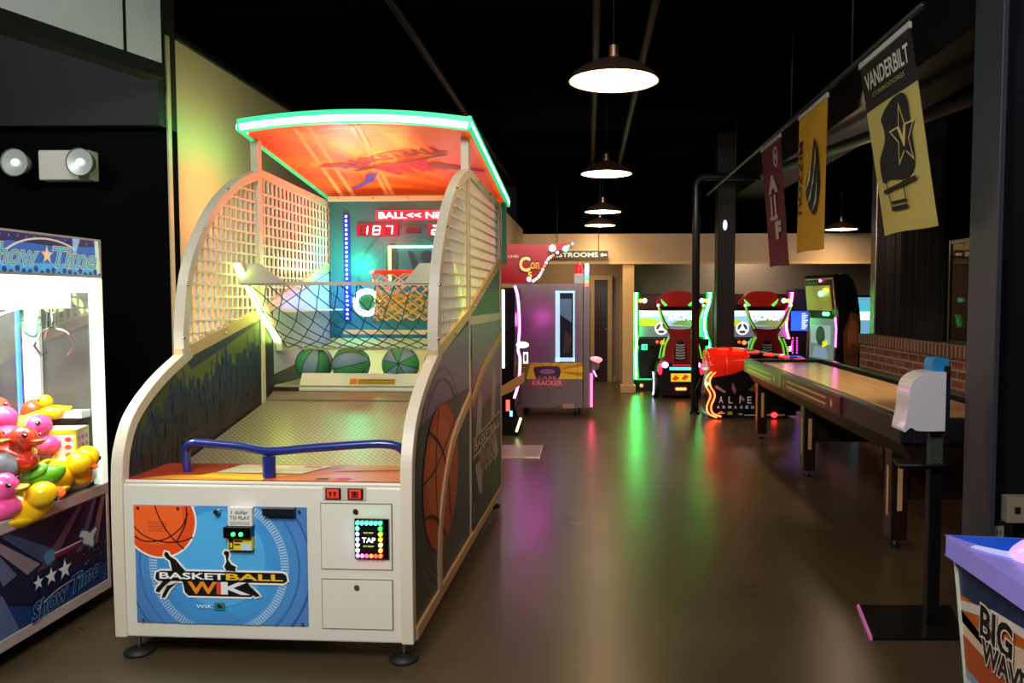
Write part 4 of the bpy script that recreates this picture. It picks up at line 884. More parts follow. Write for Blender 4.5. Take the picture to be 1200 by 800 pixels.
# ------------------------------------------------------------------ red marquee machine (side view)
RM = thing('prize_game_machine', 'dark game machine with red winged marquee and pink neon edge', 'arcade machine', (-1.2, 9.0, 0))
m = MB(); m.prism([(-1.65, .10), (-.82, .10), (-.80, .55), (-.76, .62), (-.82, .66), (-.80, 1.1), (-.80, 1.62), (-1.65, 1.62)], 'y', 8.62, 9.24, C('#0e0c12', .25)); m.build('cabinet', RM, w=True)
REDP = C('#8a0e18', .25, coat=.3)
m = MB(); pr = [(-1.75, 1.675), (-.70, 1.672), (-.62, 1.69), (-.565, 1.73), (-.525, 1.79), (-.46, 1.92), (-.40, 1.97), (-.19, 2.095), (-.20, 2.11), (-.34, 2.10), (-.50, 2.085), (-1.1, 2.10), (-1.75, 2.10)]
m.prism(pr, 'y', 8.66, 9.22, REDP); mq = m.build('marquee', RM, w=True)
m = MB(); a = Art(m, (0, 8.655, 0), (1, 0, 0), (0, 0, 1)); a.text('C', -.695, 1.875, .12, .16, C('#1c0c08', .4), off=.06); a.text('C', -.695, 1.875, .11, .15, C('#f0b870', .4, emit=.3), off=.03)
a.text('on', -.585, 1.86, .10, .075, C('#1c0c08', .4), off=.06); a.text('on', -.585, 1.86, .095, .07, C('#e89040', .4, emit=.2), off=.02); a.text('5', -.64, 1.76, .04, .06, C('#e8b020', .4, emit=.3), off=.03); a.text('LINES', -.82, 1.96, .11, .026, C('#d8b0a8', .4), off=.02); m.build('lettering', mq, w=True)
m = MB(); cols_ = ['#ff60d0', '#60ff60', '#60a0ff', '#ffd050', '#ff5050', '#ffffff']; ed = smooth([p for p in pr[2:8]], 4)
for i, p in enumerate(ed): m.ball((p[0] + .012, 8.66, p[1]), .014, C(cols_[i % 6], .4, emit=4), 8, 6)
m.build('edge_light', mq, w=True)['kind'] = 'stuff'
for p, r_, h in (((-.395, 8.63, 2.045), .036, '#50ffa0'), ((-.25, 8.63, 2.04), .030, '#50ffa0'), ((-.65, 8.63, 1.71), .022, '#80e0ff')):
    m = MB(); m.ball(p, r_, C(h, .4, emit=10), 12, 8); m.build('spot_lamp', mq, w=True)
PKN = C('#ff6cf0', .4, emit=7)
m = MB(); m.tube(smooth([(-.80, 8.6, 1.64), (-.765, 8.6, 1.5), (-.75, 8.6, 1.2), (-.765, 8.6, .95), (-.745, 8.6, .85), (-.76, 8.6, .6), (-.81, 8.6, .42)], 5), .014, PKN, 8); m.build('pink_neon_tube', RM, w=True)
m = MB(); m.box(-.94, -.915, 8.60, 8.62, .75, 1.60, C('#f4ffe0', .4, emit=5)); m.build('white_light_bar', RM, w=True)
m = MB(); m.prism([(-1.0, .52), (-.83, .62), (-.70, .70), (-.70, .60), (-.83, .50), (-1.0, .42)], 'y', 8.56, 8.64, C('#c89a60', .4)); m.build('control_shelf', RM, w=True)
m = MB(); m.prism([(-1.5, 0), (-.78, 0), (-.74, .10), (-.80, .30), (-1.5, .30)], 'y', 8.64, 9.2, C('#08080a', .3)); m.build('base', RM, w=True)
m = MB(); m.tube([(-.74, 8.62, .20), (-.79, 8.62, .05)], .012, C('#e8ffa0', .4, emit=4), 8); m.box(-.90, -.86, 8.6, 8.615, .28, .40, C('#ff5040', .4, emit=3)); m.box(-.86, -.83, 8.6, 8.615, .22, .28, C('#80a0ff', .4, emit=3)); m.build('base_light', RM, w=True)
m = MB(); m.ball((-.72, 8.62, 1.0), (.07, .03, .035), C('#ffffff', .4, emit=2), 12, 8); m.box(-.71, -.66, 8.6, 8.63, .80, .92, C('#e0e8ff', .4, emit=2)); m.box(-.70, -.67, 8.595, 8.6, .82, .90, C('#8a6a20', .4)); m.build('side_lamp', RM, w=True)

# ------------------------------------------------------------------ grey safe cracking game
SM = thing('grey_cabinet_game', 'tall grey metal cabinet game with lit glass window and yellow stripe', 'arcade machine', (-.45, 10.5, 0))
GM = C('#8c8688', .35, .2, noise=.06, scale=3)
m = MB(); m.box(-.93, -.075, 10.15, 10.98, .10, 1.685, GM); body = m.build('cabinet_body', SM, w=True, bevel=.006)
m = MB(); m.box(-.068, .015, 10.13, 11.0, .11, 1.65, C('#8c8684', .35, .4)); m.box(.015, .022, 10.16, 10.97, .5, 1.6, C('#202028', .2)); m.build('front_frame', SM, w=True, bevel=.004)
m = MB(); a = Art(m, (0, 10.149, 0), (1, 0, 0), (0, 0, 1), step=.0008)
a.rect(-.93, -.078, .475, .685, C('#e4bc2c', .35, emit=.15)); a.poly([(-.93, .475), (-.80, .475), (-.74, .685), (-.93, .685)], C('#94b030', .35))  # stripe is no lamp, its slight emission imitates stronger lighting
for k in range(7): a.poly([(-.48, .58), (-.93 + k * .14, .685), (-.88 + k * .14, .685)], C('#d8bc48', .35), False)
a.poly([(-.46, .58), (-.078, .64), (-.078, .68)], C('#d89830', .35)); a.poly([(-.46, .58), (-.078, .51), (-.078, .56)], C('#d8a028', .35))
# plain badge in place of the mascot
a.poly(smooth([(-.66, .46), (-.70, .56), (-.68, .63), (-.45, .64), (-.38, .63), (-.36, .56), (-.42, .46), (-.66, .46)], 4), C('#4c3c54', .4)); a.circ(-.53, .57, .10, C('#a890b4', .4), 24, ry=.035)
a.circ(-.53, .425, .25, C('#c89c50', .35), 40, ry=.065); a.circ(-.53, .425, .235, C('#b8506a', .35), 40, ry=.054)
a.text('SAFE', -.53, .49, .24, .055, C('#4a2428', .4), off=.05); a.text('SAFE', -.53, .49, .24, .055, C('#e0a890', .4), off=.01)
a.text('KRACKER', -.53, .425, .38, .06, C('#f4b4c4', .4, emit=.1), off=.02)
a.rect(-.33, -.18, .10, .16, C('#c8a0a0', .4)); a.circ(-.385, .125, .04, C('#9c6458', .4), 16, ry=.018)
a.rect(-.88, -.86, .14, 1.64, C('#6a6266', .35)); a.rect(-.145, -.14, .14, 1.64, C('#5a5458', .35)); m.build('side_art', body, w=True)
m = MB(); x0_, x1_, z0_, z1_ = -.425, -.18, .70, 1.60; LB = C('#a8dcf0', .4, emit=.9)
m.box(x0_, x1_, 10.145, 10.152, z0_, z1_, C('#2c3840', .15)); 
for q in ((x0_, x0_ + .055, z0_, z1_), (x1_ - .02, x1_, z0_, z1_), (x0_, x1_, z1_ - .025, z1_), (x0_, x1_, z0_, z0_ + .05)): m.box(q[0], q[1], 10.138, 10.147, q[2], q[3], LB)
a = Art(m, (0, 10.1445, 0), (1, 0, 0), (0, 0, 1)); a.poly([(-.37, 1.5), (-.22, 1.5), (-.22, 1.2), (-.37, 1.3)], C('#5c8494', .2, emit=.25)); a.poly([(-.33, .8), (-.25, .82), (-.22, 1.0), (-.3, 1.1)], C('#4a4438', .3))
for k in range(9): a.circ(-.40, 1.0 + k * .06, .006, C('#f0ffff', .4, emit=3), 8, up=False)
wn = m.build('window_frame', body, w=True)
m = MB(); m.box(-.19, -.07, 10.2, 10.4, 1.69, 1.82, C('#b4b8bc', .4, emit=.15)); tp = m.build('topper', SM, w=True, bevel=.01)
m = MB(); m.lathe([(.055, 0), (.055, .06), (.04, .12), (.001, .14)], (-.13, 10.3, 1.822), C('#c81c28', .3, emit=.8), 20); m.build('red_beacon', tp, w=True)
m = MB()
for i, h in enumerate(['#ff7050', '#ff9070', '#50ff90', '#60e0ff', '#90c0ff', '#ffffff', '#c0ffff', '#f0f0ff']): m.box(-.055 + .004 * (i > 5), .0, 10.25, 10.30, 1.66 + i * .037, 1.692 + i * .037, C(h, .4, emit=2.2))
m.build('rainbow_light', SM, w=True)
m = MB(); m.prism([(.016, .71), (.14, .66), (.13, .60), (.05, .55), (.016, .55)], 'y', 10.3, 10.8, C('#6a6468', .4)); sh = m.build('control_shelf', SM, w=True)
m = MB(); m.ball((.085, 10.45, .70), (.095, .1, .045), C('#ff6070', .3, emit=4), 16, 8); m.build('red_dome_button', sh, w=True)
m = MB(); m.box(.02, .05, 10.12, 10.145, .12, .55, C('#ff4070', .4, emit=8)); m.tube([(.06, 10.2, .58), (.10, 10.2, .50)], .01, C('#b080ff', .4, emit=5), 6); m.build('pink_light_bar', SM, w=True)
for x_, y_ in ((-.15, 10.22), (-.85, 10.22), (-.15, 10.9), (-.85, 10.9)):
    m = MB(); m.cyl((x_, y_, 0), .045, .05, C('#18181a', .4), n=16); m.cyl((x_, y_, .04), .02, .07, STEEL, n=10); m.build('foot', SM, w=True)

# restroom sign
t = thing('restroom_sign', 'black sign with white restroom lettering above the passage', 'sign', (.0, 12.6, 2.19))
m = MB(); m.box(-.68, .30, -.01, .01, -.06, .065, C('#121212', .4)); m.build('board', t)
m = MB(); a = Art(m, (0, -.011, 0), (1, 0, 0), (0, 0, 1)); a.text('RESTROOMS', -.24, .002, .76, .07, C('#e0dcd0', .4, emit=.4), off=.012); a.circ(.21, .0, .026, C('#d8d4c8', .4, emit=.3), 14); a.circ(.262, .0, .020, C('#d8d4c8', .4, emit=.3), 14); a.circ(.21, .0, .012, INK, 10)
m.build('lettering', t)
m = MB()
for x_ in (-.5, .15): m.tube([(x_, 0, .065), (x_, 0, 1.15)], .005, DARK, 5)
m.build('hanger', t)

# ------------------------------------------------------------------ racing games
def screen_art(a, x0, x1, z0, z1):
    a.rect(x0, x1, z0, z1, C('#9cc8e8', .4, emit=.9)); a.poly([(x0, z0), (x1, z0), (x1, z0 + .16), (x0, z0 + .20)], C('#6c7484', .4, emit=.6)); a.poly([(x0, z0 + .19), (x0 + .3, z0 + .17), (x0 + .35, z0 + .26), (x0 + .15, z0 + .31), (x0, z0 + .3)], C('#b8c820', .4, emit=.9))
    a.poly([(x0 + .5, z0 + .2), (x1, z0 + .15), (x1, z0 + .3), (x0 + .7, z0 + .3)], C('#7c9c60', .4, emit=.6)); a.poly([(x0, z1 - .1), (x1, z1 - .07), (x1, z1), (x0, z1)], C('#d8ecf8', .4, emit=1.1))
    a.text('RACING!!', x0 + .72, z1 - .11, .5, .09, C('#ffffff', .4, emit=1.8), off=.03, shear=.3)
    cx_, cz_ = x0 + .36, z0 + .14; a.circ(cx_, cz_, .105, C('#f4f8ff', .4, emit=1.2), 28); a.circ(cx_, cz_, .082, C('#4c545c', .4, emit=.3), 28)
    for k in range(3):
        an = PI / 2 + k * 2 * PI / 3; a.line([(cx_, cz_), (cx_ + .09 * math.cos(an), cz_ + .09 * math.sin(an))], .03, C('#f4f8ff', .4, emit=1.2))
    a.circ(cx_, cz_, .035, C('#f4f8ff', .4, emit=1.2), 16)
def race_cab(x, label, wl, wr, tl, tr):
    """racing cabinet standing against the back wall, x is its left edge"""
    t = thing('racing_cabinet', label, 'arcade machine', (x, 12.95, 0))
    m = MB(); m.box(-.02, 1.20, .0, .55, .0, .17, C('#0c0c0e', .35)); m.box(.02, 1.18, .05, .55, .17, 1.58, C('#101014', .3)); m.box(.02, 1.18, -.0, .05, .17, .72, C('#0a0c0c', .25)); m.build('cabinet', t)
    m = MB(); a = Art(m, (0, .045, 0), (1, 0, 0), (0, 0, 1)); screen_art(a, .06, 1.14, .88, 1.31); m.build('screen', t)
    m = MB(); m.prism([(.02, 1.34), (1.18, 1.34), (1.18, 1.5), (.9, 1.56), (.25, 1.56), (.02, 1.5)], 'y', -.03, .05, C('#4c0e12', .3)); hd = m.build('header', t)
    for px_, h, r_ in ((.075, '#f0b020', .03), (.14, '#60ffa0', .038), (1.06, '#60ffa0', .038), (1.125, '#f0b020', .03)):
        m = MB(); m.ball((px_, -.05, 1.47), r_, C(h, .4, emit=8 if h[1] == '6' else 4), 12, 8); m.build('header_lamp', hd)
    m = MB(); rd = C('#a01c18', .25, coat=.4); m.prism(smooth([(.30, 1.42), (.38, 1.52), (.46, 1.60), (.62, 1.62), (.84, 1.60), (.92, 1.50), (.99, 1.42), (.86, 1.38), (.44, 1.38)], 4), 'y', -.28, -.03, rd, True)
    for s_ in (-1, 1): m.prism([(.645 + s_ * .16, 1.40), (.645 + s_ * .27, 1.50), (.645 + s_ * .25, 1.44), (.645 + s_ * .20, 1.38)], 'y', -.29, -.28, C('#50e850', .4, emit=1.5))
    m.build('hood', t)
    m = MB(); m.prism([(.03, .74), (1.17, .74), (1.17, .86), (.03, .86)], 'y', -.12, .05, C('#16161a', .3)); cp = m.build('control_panel', t)
    for px_, pz_, h, r_ in ((.42, .80, '#ff6a20', .035), (.34, .81, '#c04020', .025), (.50, .80, '#3070ff', .028)):
        m = MB(); m.cyl((px_, -.14, pz_), r_, .02, C(h, .4, emit=3), 'y', 16); m.build('button', cp)
    m = MB(); m.box(.09, .18, -.13, -.12, .68, .77, C('#30e890', .4, emit=3)); m.box(.11, .16, -.132, -.13, .70, .75, C('#083c20', .4)); m.box(.125, .145, -.134, -.132, .715, .735, C('#80ffc0', .4, emit=3)); m.build('card_reader', cp)
    def neon(pts, mt, nm):
        m = MB(); q_ = smooth(pts, 5); m.tube([(p[0], p[1] + .022, p[2]) for p in q_], .036, mt[1], 8); m.tube([(p[0], p[1] - .012, p[2]) for p in q_], .015, mt[0], 8); m.build(nm, t)  # thicker backing tube imitates the halo, thin front tube is the core
    if wl: neon([(.0, -.03, 1.60), (.0, -.03, 1.0), (.015, -.03, .8), (.0, -.03, .6), (.01, -.03, .2)], wl, tl)
    neon([(1.19, -.03, 1.60), (1.175, -.03, 1.45), (1.12, -.03, 1.25), (1.105, -.03, 1.05), (1.14, -.03, .88), (1.175, -.03, .78), (1.17, -.03, .66)], wr, tr)
    m = MB(); m.box(.02, .35, -.012, -.001, .185, .20, C('#00ff50', .4, emit=2.5)); m.ball((.10, -.01, .09), .028, C('#ff6030', .4, emit=5), 10, 8); m.build('kick_light', t)
    return t
GN = (C('#a0ffc0', .4, emit=9), C('#00ff40', .4, emit=26)); PNT = (C('#ffb0e0', .4, emit=8), C('#ff1080', .4, emit=6)); PN = C('#ff4cb8', .4, emit=10)
race_cab(.76, 'racing game cabinet with two green neon side tubes', GN, GN, 'green_neon_tube', 'green_neon_tube')
race_cab(2.07, 'racing game cabinet with pink neon tube, right of the dark column', None, PNT, 'neon_tube', 'pink_neon_tube')
def race_seat(x, y, label, car):
    t = thing('race_car_rig' if car else 'racing_chair', label, 'seat', (x, y, 0)); rd = C('#8c1a1c', .28, coat=.4); YG = C('#7ae040', .35, emit=.6)
    m = MB(); m.prism(smooth([(-.30, .50), (-.27, .62), (-.22, .80), (-.16, .95), (-.20, 1.05), (0, 1.04), (.20, 1.05), (.16, .95), (.22, .80), (.27, .62), (.30, .50)], 4), 'y', .14, .34, rd, True); sb = m.build('seat_back', t, bevel=.02)
    for s_ in (-1, 1):
        m = MB(); m.tube([(s_ * .17, .2, 1.03), (s_ * .25, .16, 1.16), (s_ * .33, .12, 1.38)], [.035, .028, .022], rd, 8); m.tube([(s_ * .19, .15, 1.05), (s_ * .27, .12, 1.17), (s_ * .34, .08, 1.38)], .012, YG, 6); m.ball((s_ * .34, .10, 1.40), .025, C('#d0ffe0', .4, emit=1.2), 8, 6); m.build('roof_pillar', sb)
        m = MB(); m.tube(smooth([(s_ * .17, .12, .92), (s_ * .23, .11, .80), (s_ * .26, .11, .62)], 4), .016, YG, 6); m.tube(smooth([(s_ * .24, .12, .90), (s_ * .29, .11, .76), (s_ * .32, .11, .60)], 4), .012, YG, 6); m.build('side_stripe', sb)
    m = MB(); m.prism(smooth([(-.09, .56), (-.09, .74), (-.05, .86), (.05, .86), (.09, .74), (.09, .56)], 3), 'y', .125, .139, C('#0a0a0c', .4))
    for k in range(6): m.prism([(-.07, .60 + k * .04), (0, .585 + k * .04), (.07, .60 + k * .04), (.07, .62 + k * .04), (0, .605 + k * .04), (-.07, .62 + k * .04)], 'y', .115, .125, C('#c8d0d4', .3, .4))
    m.build('vent_grille', sb)
    if not car: 
        m = MB(); m.prism([(-.32, .02), (.32, .02), (.34, .45), (.28, .52), (-.28, .52), (-.34, .45)], 'y', .14, .78, C('#200a0c', .3)); m.build('seat_base', t)
        return t
    m = MB(); m.prism(smooth([(-.27, .05), (-.34, .20), (-.33, .40), (-.30, .50), (-.15, .53), (.15, .53), (.30, .50), (.33, .40), (.34, .20), (.27, .05)], 3), 'y', .02, .80, C('#1a0a10', .25, coat=.3), True); bd = m.build('car_rear', t, bevel=.02)
    for s_ in (-1, 1):
        m = MB(); m.ball((s_ * .24, .0, .57 - .06), (.05, .03, .045), C('#c8a0ff', .4, emit=6), 12, 8); m.ball((s_ * .31, .03, .44), (.035, .03, .09), C('#e02850', .4, emit=1.8), 12, 8); m.build('tail_light', bd)
        m = MB(); m.tube([(s_ * .36, .25 + .17 * math.cos(q), .19 + .17 * math.sin(q)) for q in [2 * PI * i / 28 for i in range(28)]], .045, C('#0c0c0e', .6), 8, closed=True); wh = m.build('wheel', bd)
        m = MB(); m.tube([(s_ * .405, .2 + .16 * math.cos(q), .21 + .17 * math.sin(q)) for q in [R(80) + R(200) * i / 16 for i in range(17)]], .010, C('#c8c0ff', .4, emit=5), 6); m.build('wheel_light', wh)
    m = MB(); m.box(-.17, .17, -.005, .018, .435, .475, C('#50e8b0', .4, emit=2.2)); m.build('light_bar', bd)
    m = MB()
    for k in range(9): m.box(-.12 + k * .03, -.105 + k * .03, -.004, .018, .50, .515, C('#ff2030', .4, emit=2))
    m.build('brake_light', bd)['kind'] = 'stuff'
    m = MB(); m.box(-.15, .15, -.004, .018, .26, .38, C('#c8b820', .4, emit=1.1)); a = Art(m, (0, -.005, 0), (1, 0, 0), (0, 0, 1))
    for p in ([(-.14, .30), (-.08, .36), (-.02, .31), (-.09, .27)], [(.0, .30), (.06, .37), (.12, .33), (.05, .28)]): a.poly(p, C('#d84020', .4, emit=.7))
    m.build('number_plate', bd)
    m = MB(); m.prism([(-.12, .20), (.12, .20), (.09, .10), (-.09, .10)], 'y', -.006, .018, C('#3a0810', .4))
    for q in (-.05, .0, .05): m.ball((q, -.005, .15), (.035, .02, .022), C('#ff6a30', .4, emit=6), 10, 6)
    m.build('exhaust_light', bd)
    return t
race_seat(1.385, 11.95, 'dark red car-shaped racing seat with glowing tail lights and number plate', True)
race_seat(2.70, 12.0, 'dark red racing seat with grey vent, above the red shooting console', False)
# dark cabinet with blue screen
t = thing('score_cabinet', 'dark blue cabinet with blue score screen between pink neon and tall cabinet', 'arcade machine', (3.30, 13.1, 0))
m = MB(); m.box(0, .58, .02, .6, 0, 1.30, C('#101424', .35)); m.box(.04, .56, -.05, .5, 1.30, 1.66, C('#1a2040', .35, noise=.4, scale=10)); m.build('cabinet', t)
m = MB(); m.box(.0, .52, .0, .019, .98, 1.30, C('#2858e0', .4, emit=1.5)); a = Art(m, (0, -.001, 0), (1, 0, 0), (0, 0, 1))
for k in range(10): a.rect(.17, .17 + .06 + .02 * (k % 3), 1.01 + k * .027, 1.022 + k * .027, C('#c8d8ff', .4, emit=1.8), False); a.rect(.30, .42, 1.01 + k * .027, 1.018 + k * .027, C('#6c90f0', .4, emit=1.6), False)
m.build('screen', t)
m = MB()
for k in range(14): m.ball((.03 + (k % 2) * .07, .0, .62 + (k // 2) * .04), .012, C('#ff40c0', .4, emit=3), 6, 4)
m.ball((.40, -.01, .84), .035, C('#ff3040', .4, emit=2.5), 10, 6); m.build('pink_light', t)['kind'] = 'stuff'

# ------------------------------------------------------------------ shooting game console and tall cabinet
AG = thing('shooting_game_console', 'black shooting game console with glowing red hood and curved orange neon', 'arcade machine', (1.9, 10.2, 0))
m = MB(); bodyp = smooth([(1.52, .04), (1.50, .12), (1.49, .30), (1.53, .52), (1.56, .66), (1.75, .70), (2.3, .62), (2.55, .52)], 4) + [(2.6, .04)]
m.prism(bodyp, 'y', 10.0, 10.55, C('#0b0a0c', .3)); body = m.build('body', AG, w=True, bevel=.01)
m = MB(); a = Art(m, (0, 9.999, 0), (1, 0, 0), (0, 0, 1), step=.001)
a.poly([(2.0, .36), (2.1, .46), (2.3, .50), (2.34, .36), (2.2, .30)], C('#6c5418', .35)); a.circ(2.15, .42, .07, C('#b8a020', .35, emit=.15), 18, ry=.05); a.circ(2.12, .37, .05, C('#a84020', .35), 14); a.poly([(1.6, .42), (1.72, .34), (1.70, .32), (1.58, .39)], C('#8c8490', .4)); a.poly([(1.80, .46), (1.85, .36), (1.83, .30), (1.79, .38)], C('#8c6068', .4)); a.poly([(1.9, .30), (1.96, .24), (1.93, .22), (1.89, .27)], C('#b8805c', .4))
LT = C('#c8c8cc', .4, emit=.15)
for i, c_ in enumerate('ALIENS'): a.text(c_, 1.66 + i * .118, .235, .05 if c_ != 'I' else .012, .085, LT, off=.0)
for i, c_ in enumerate('ARMAGEDDON'): a.text(c_, 1.625 + i * .0715, .145, .034, .034, LT, off=.02)
a.poly([(1.60, .055), (1.66, .10), (1.72, .06)], C('#b0b4b8', .4)); a.rect(1.74, 1.80, .05, .09, C('#b8b020', .4)); a.circ(1.90, .06, .03, C('#b88a60', .4), 10, ry=.015); a.rect(1.95, 2.1, .04, .055, C('#b0b0b4')); a.rect(2.15, 2.45, .04, .06, C('#b0b0b4')); m.build('side_art', body, w=True)
m = MB(); HR = C('#e0200e', .2, emit=.45, coat=.5, noise=.35, scale=7)
secs = [(1.50, .56, .82, .05), (1.56, .52, .86, .10), (1.80, .56, .87, .12), (2.05, .66, .85, .12), (2.3, .70, .80, .12), (2.6, .71, .76, .1), (3.0, .72, .745, .1)]
def hood(x0, x1, yy0, yy1, mt, lo=0., top=1.):
    vs = []; nn = 12
    for i in range(nn + 1):
        x = x0 + (x1 - x0) * i / nn
        for q, s_ in zip(secs, secs[1:]):
            if q[0] <= x <= s_[0] + 1e-6: u_ = (x - q[0]) / (s_[0] - q[0]); zb = q[1] + (s_[1] - q[1]) * u_; zt = q[2] + (s_[2] - q[2]) * u_; break
        for (yy, z) in ((yy0 + .04, zb), (yy0, zb + (zt - zb) * .35), (yy0 + .05, zb + (zt - zb) * .75), (yy0 + .16, zt), ((yy0 + yy1) / 2, zt + .015), (yy1 - .1, zt), (yy1, zb + .02)): vs.append((x, yy, z))
    f = [(i * 7 + j, (i + 1) * 7 + j, (i + 1) * 7 + (j + 1) % 7, i * 7 + (j + 1) % 7) for i in range(nn) for j in range(7)]
    m.add(vs, f, mt, True); m.add(vs, [tuple(range(7)), tuple(nn * 7 + j for j in range(6, -1, -1))], mt)
hood(1.50, 1.70, 9.93, 10.6, HR); hood(1.712, 2.0, 9.95, 10.6, HR); hd = m.build('red_hood', AG, w=True, weld=True)
m = MB(); hood(2.0, 2.72, 9.95, 10.6, C('#14090c', .15, coat=.5)); m.build('deck', AG, w=True, weld=True)
m = MB()
for k in range(7):
    x = 1.62 + k * .19; z = .868 - .018 * k + (.0 if k < 3 else -.012 * (k - 2)); m.box(x, x + .13, 10.02, 10.05, z - .01, z + .012, C('#ff3018', .4, emit=2.6), Matrix.Rotation(0, 4, 'X'))
m.build('light_segment', hd, w=True)['kind'] = 'stuff'
for dx in (0, .055):
    m = MB(); m.tube(smooth([(1.56 + dx, 9.96, .62), (1.47 + dx, 9.95, .52), (1.46 + dx, 9.94, .42), (1.52 + dx, 9.94, .30), (1.475 + dx, 9.94, .16), (1.50 + dx, 9.94, .07), (1.60 + dx, 9.94, .02 + dx * .2)], 5), .0095, C('#ff5a2a', .4, emit=8), 8); m.build('orange_neon_tube', AG, w=True)
m = MB(); m.tube([(1.40, 9.97, .52), (1.33, 9.97, .35), (1.35, 9.97, .15), (1.45, 9.97, .04)], .006, INK, 6); m.build('cable', AG, w=True)
m = MB(); m.ball((2.32, 9.97, .05), (.04, .03, .035), C('#ff3030', .4, emit=4), 10, 6); m.ball((1.47, 9.93, .44), .025, C('#60ff80', .4, emit=5), 8, 6); m.build('marker_lamp', AG, w=True)
TC = thing('tall_screen_cabinet', 'tall curved dark cabinet with lit glass screen and orange artwork side', 'arcade machine', (2.93, 9.5, 0), R(10.5))
# local: x = depth away from the screen, y = along the screen
m = MB(); sp = smooth([(.05, .62), (.0, .74), (.0, 1.0), (.02, 1.25), (-.02, 1.50), (-.06, 1.76), (.02, 1.79), (.13, 1.78), (.22, 1.66), (.27, 1.45), (.30, 1.2), (.29, .9), (.27, .6), (.20, .3), (.18, .0), (.08, .0), (.10, .3), (.05, .62)], 4)[:-1]
m.prism(sp, 'y', 0, .74, C('#120e0e', .35), False); bd = m.build('body', TC)
m = MB(); a = Art(m, (0, -.001, 0), (1, 0, 0), (0, 0, 1), step=.001)
a.poly([(.10, .66), (.26, .62), (.285, .95), (.28, 1.3), (.17, 1.35), (.08, 1.1)], C('#7c4a2c', .4, noise=.8, scale=9)); a.poly([(.14, .9), (.2, .98), (.26, .96), (.25, 1.2), (.18, 1.28), (.13, 1.1)], C('#b8744a', .4, noise=.7, scale=14)); a.poly([(.17, .35), (.24, .45), (.265, .62), (.14, .64)], C('#b04c28', .4, noise=.6, scale=12)); a.circ(.20, 1.15, .04, C('#a87048', .4), 12); m.build('side_art', bd)
m = MB(); m.prism([(-.004, .76), (-.001, 1.26), (-.012, 1.26), (-.015, .76)], 'y', .06, .68, C('#6c8c84', .15, emit=.55)); a = Art(m, (-.017, .68, 0), (0, -1, 0), (0, 0, 1)); a.rect(.04, .56, .95, 1.18, C('#8cb0ac', .2, emit=.7)); a.circ(.3, 1.05, .12, C('#38524c', .3, emit=.2), 20); a.poly([(.35, .9), (.5, .95), (.48, 1.0), (.36, .98)], C('#c8d820', .3, emit=1)); a.poly([(.1, .78), (.5, .78), (.45, .9), (.15, .92)], C('#7a9cb8', .3, emit=.6)); m.build('screen', bd)
m = MB(); m.prism([(-.03, 1.36), (-.065, 1.66), (-.08, 1.66), (-.045, 1.36)], 'y', .06, .68, C('#8c8434', .3, emit=.6)); a = Art(m, (-.085, .68, 0), (0, -1, 0), (0, 0, 1))
mk = m.build('marquee_panel', bd)
for p, r_, h in (((-.10, .22, 1.56), .035, '#60ffa0'), ((-.11, .08, 1.60), .03, '#ffb030'), ((-.06, .2, 1.32), .025, '#50ff80'), ((-.06, .12, 1.32), .025, '#50ff80'), ((-.07, .3, 1.72), .02, '#ff60a0')):
    m = MB(); m.ball(p, r_, C(h, .4, emit=6), 10, 6); m.build('marquee_lamp', mk)
m = MB(); m.tube([(-.03, -.01, 1.28), (-.015, -.01, 1.15), (-.02, -.01, .93)], .011, PN, 8); m.build('pink_neon_tube', bd)
m = MB(); m.tube([(-.02, .73, .76), (-.0, .73, 1.25), (-.06, .73, 1.74)], .012, C('#b89a80', .3, .3), 8); m.tube([(-.02, .01, .76), (-.0, .01, 1.25), (-.06, .01, 1.74)], .012, C('#b89a80', .3, .3), 8); m.tube([(-.06, .01, 1.74), (-.06, .73, 1.74)], .012, C('#b89a80', .3, .3), 8); m.build('bezel', bd)
m = MB(); m.tube([(.02, -.06, .75), (.12, -.06, .30), (.16, -.06, .0)], .012, STEEL, 8); m.tube([(.02, -.06, .75), (-.12, -.05, .35), (-.16, -.04, .0)], .012, STEEL, 8); m.box(-.16, -.05, .0, .2, .62, .72, C('#7c1a18', .3)); m.build('support_frame', TC)
# far lit cabinet beyond the post
t = thing('bright_screen_cabinet', 'narrow cabinet with pale blue screen behind the metal post', 'arcade machine', (4.05, 11.4, 0))
m = MB(); m.box(-.35, .3, .0, .5, 0, 1.55, C('#141418', .4)); m.build('cabinet', t)
m = MB(); m.box(-.33, .28, -.02, -.001, .9, 1.52, C('#6ca8c4', .4, emit=1)); a = Art(m, (0, -.021, 0), (1, 0, 0), (0, 0, 1)); a.rect(-.33, .28, 1.2, 1.32, C('#c8ffc0', .4, emit=2.2)); a.rect(-.33, .28, 1.32, 1.46, C('#48a8c0', .4, emit=1.3)); m.build('screen', t)
# added lamp imitating green neon reflected in the window
t = thing('glint_stand_in', 'added green glow imitating neon reflections in the dark window above the bricks', 'glint stand-in', (3.32, 7.25, 1.49))
m = MB(); m.ball((0, 0, 0), .022, C('#50ff90', .4, emit=8), 10, 6); m.tube([(0, 0, -.24), (-.03, 0, -.13)], .014, C('#30ff70', .4, emit=7), 8); m.build('lamp', t)
m = MB(); m.box(-.03, .03, .02, .05, -1.49, .05, DARK); m.build('stand', t)

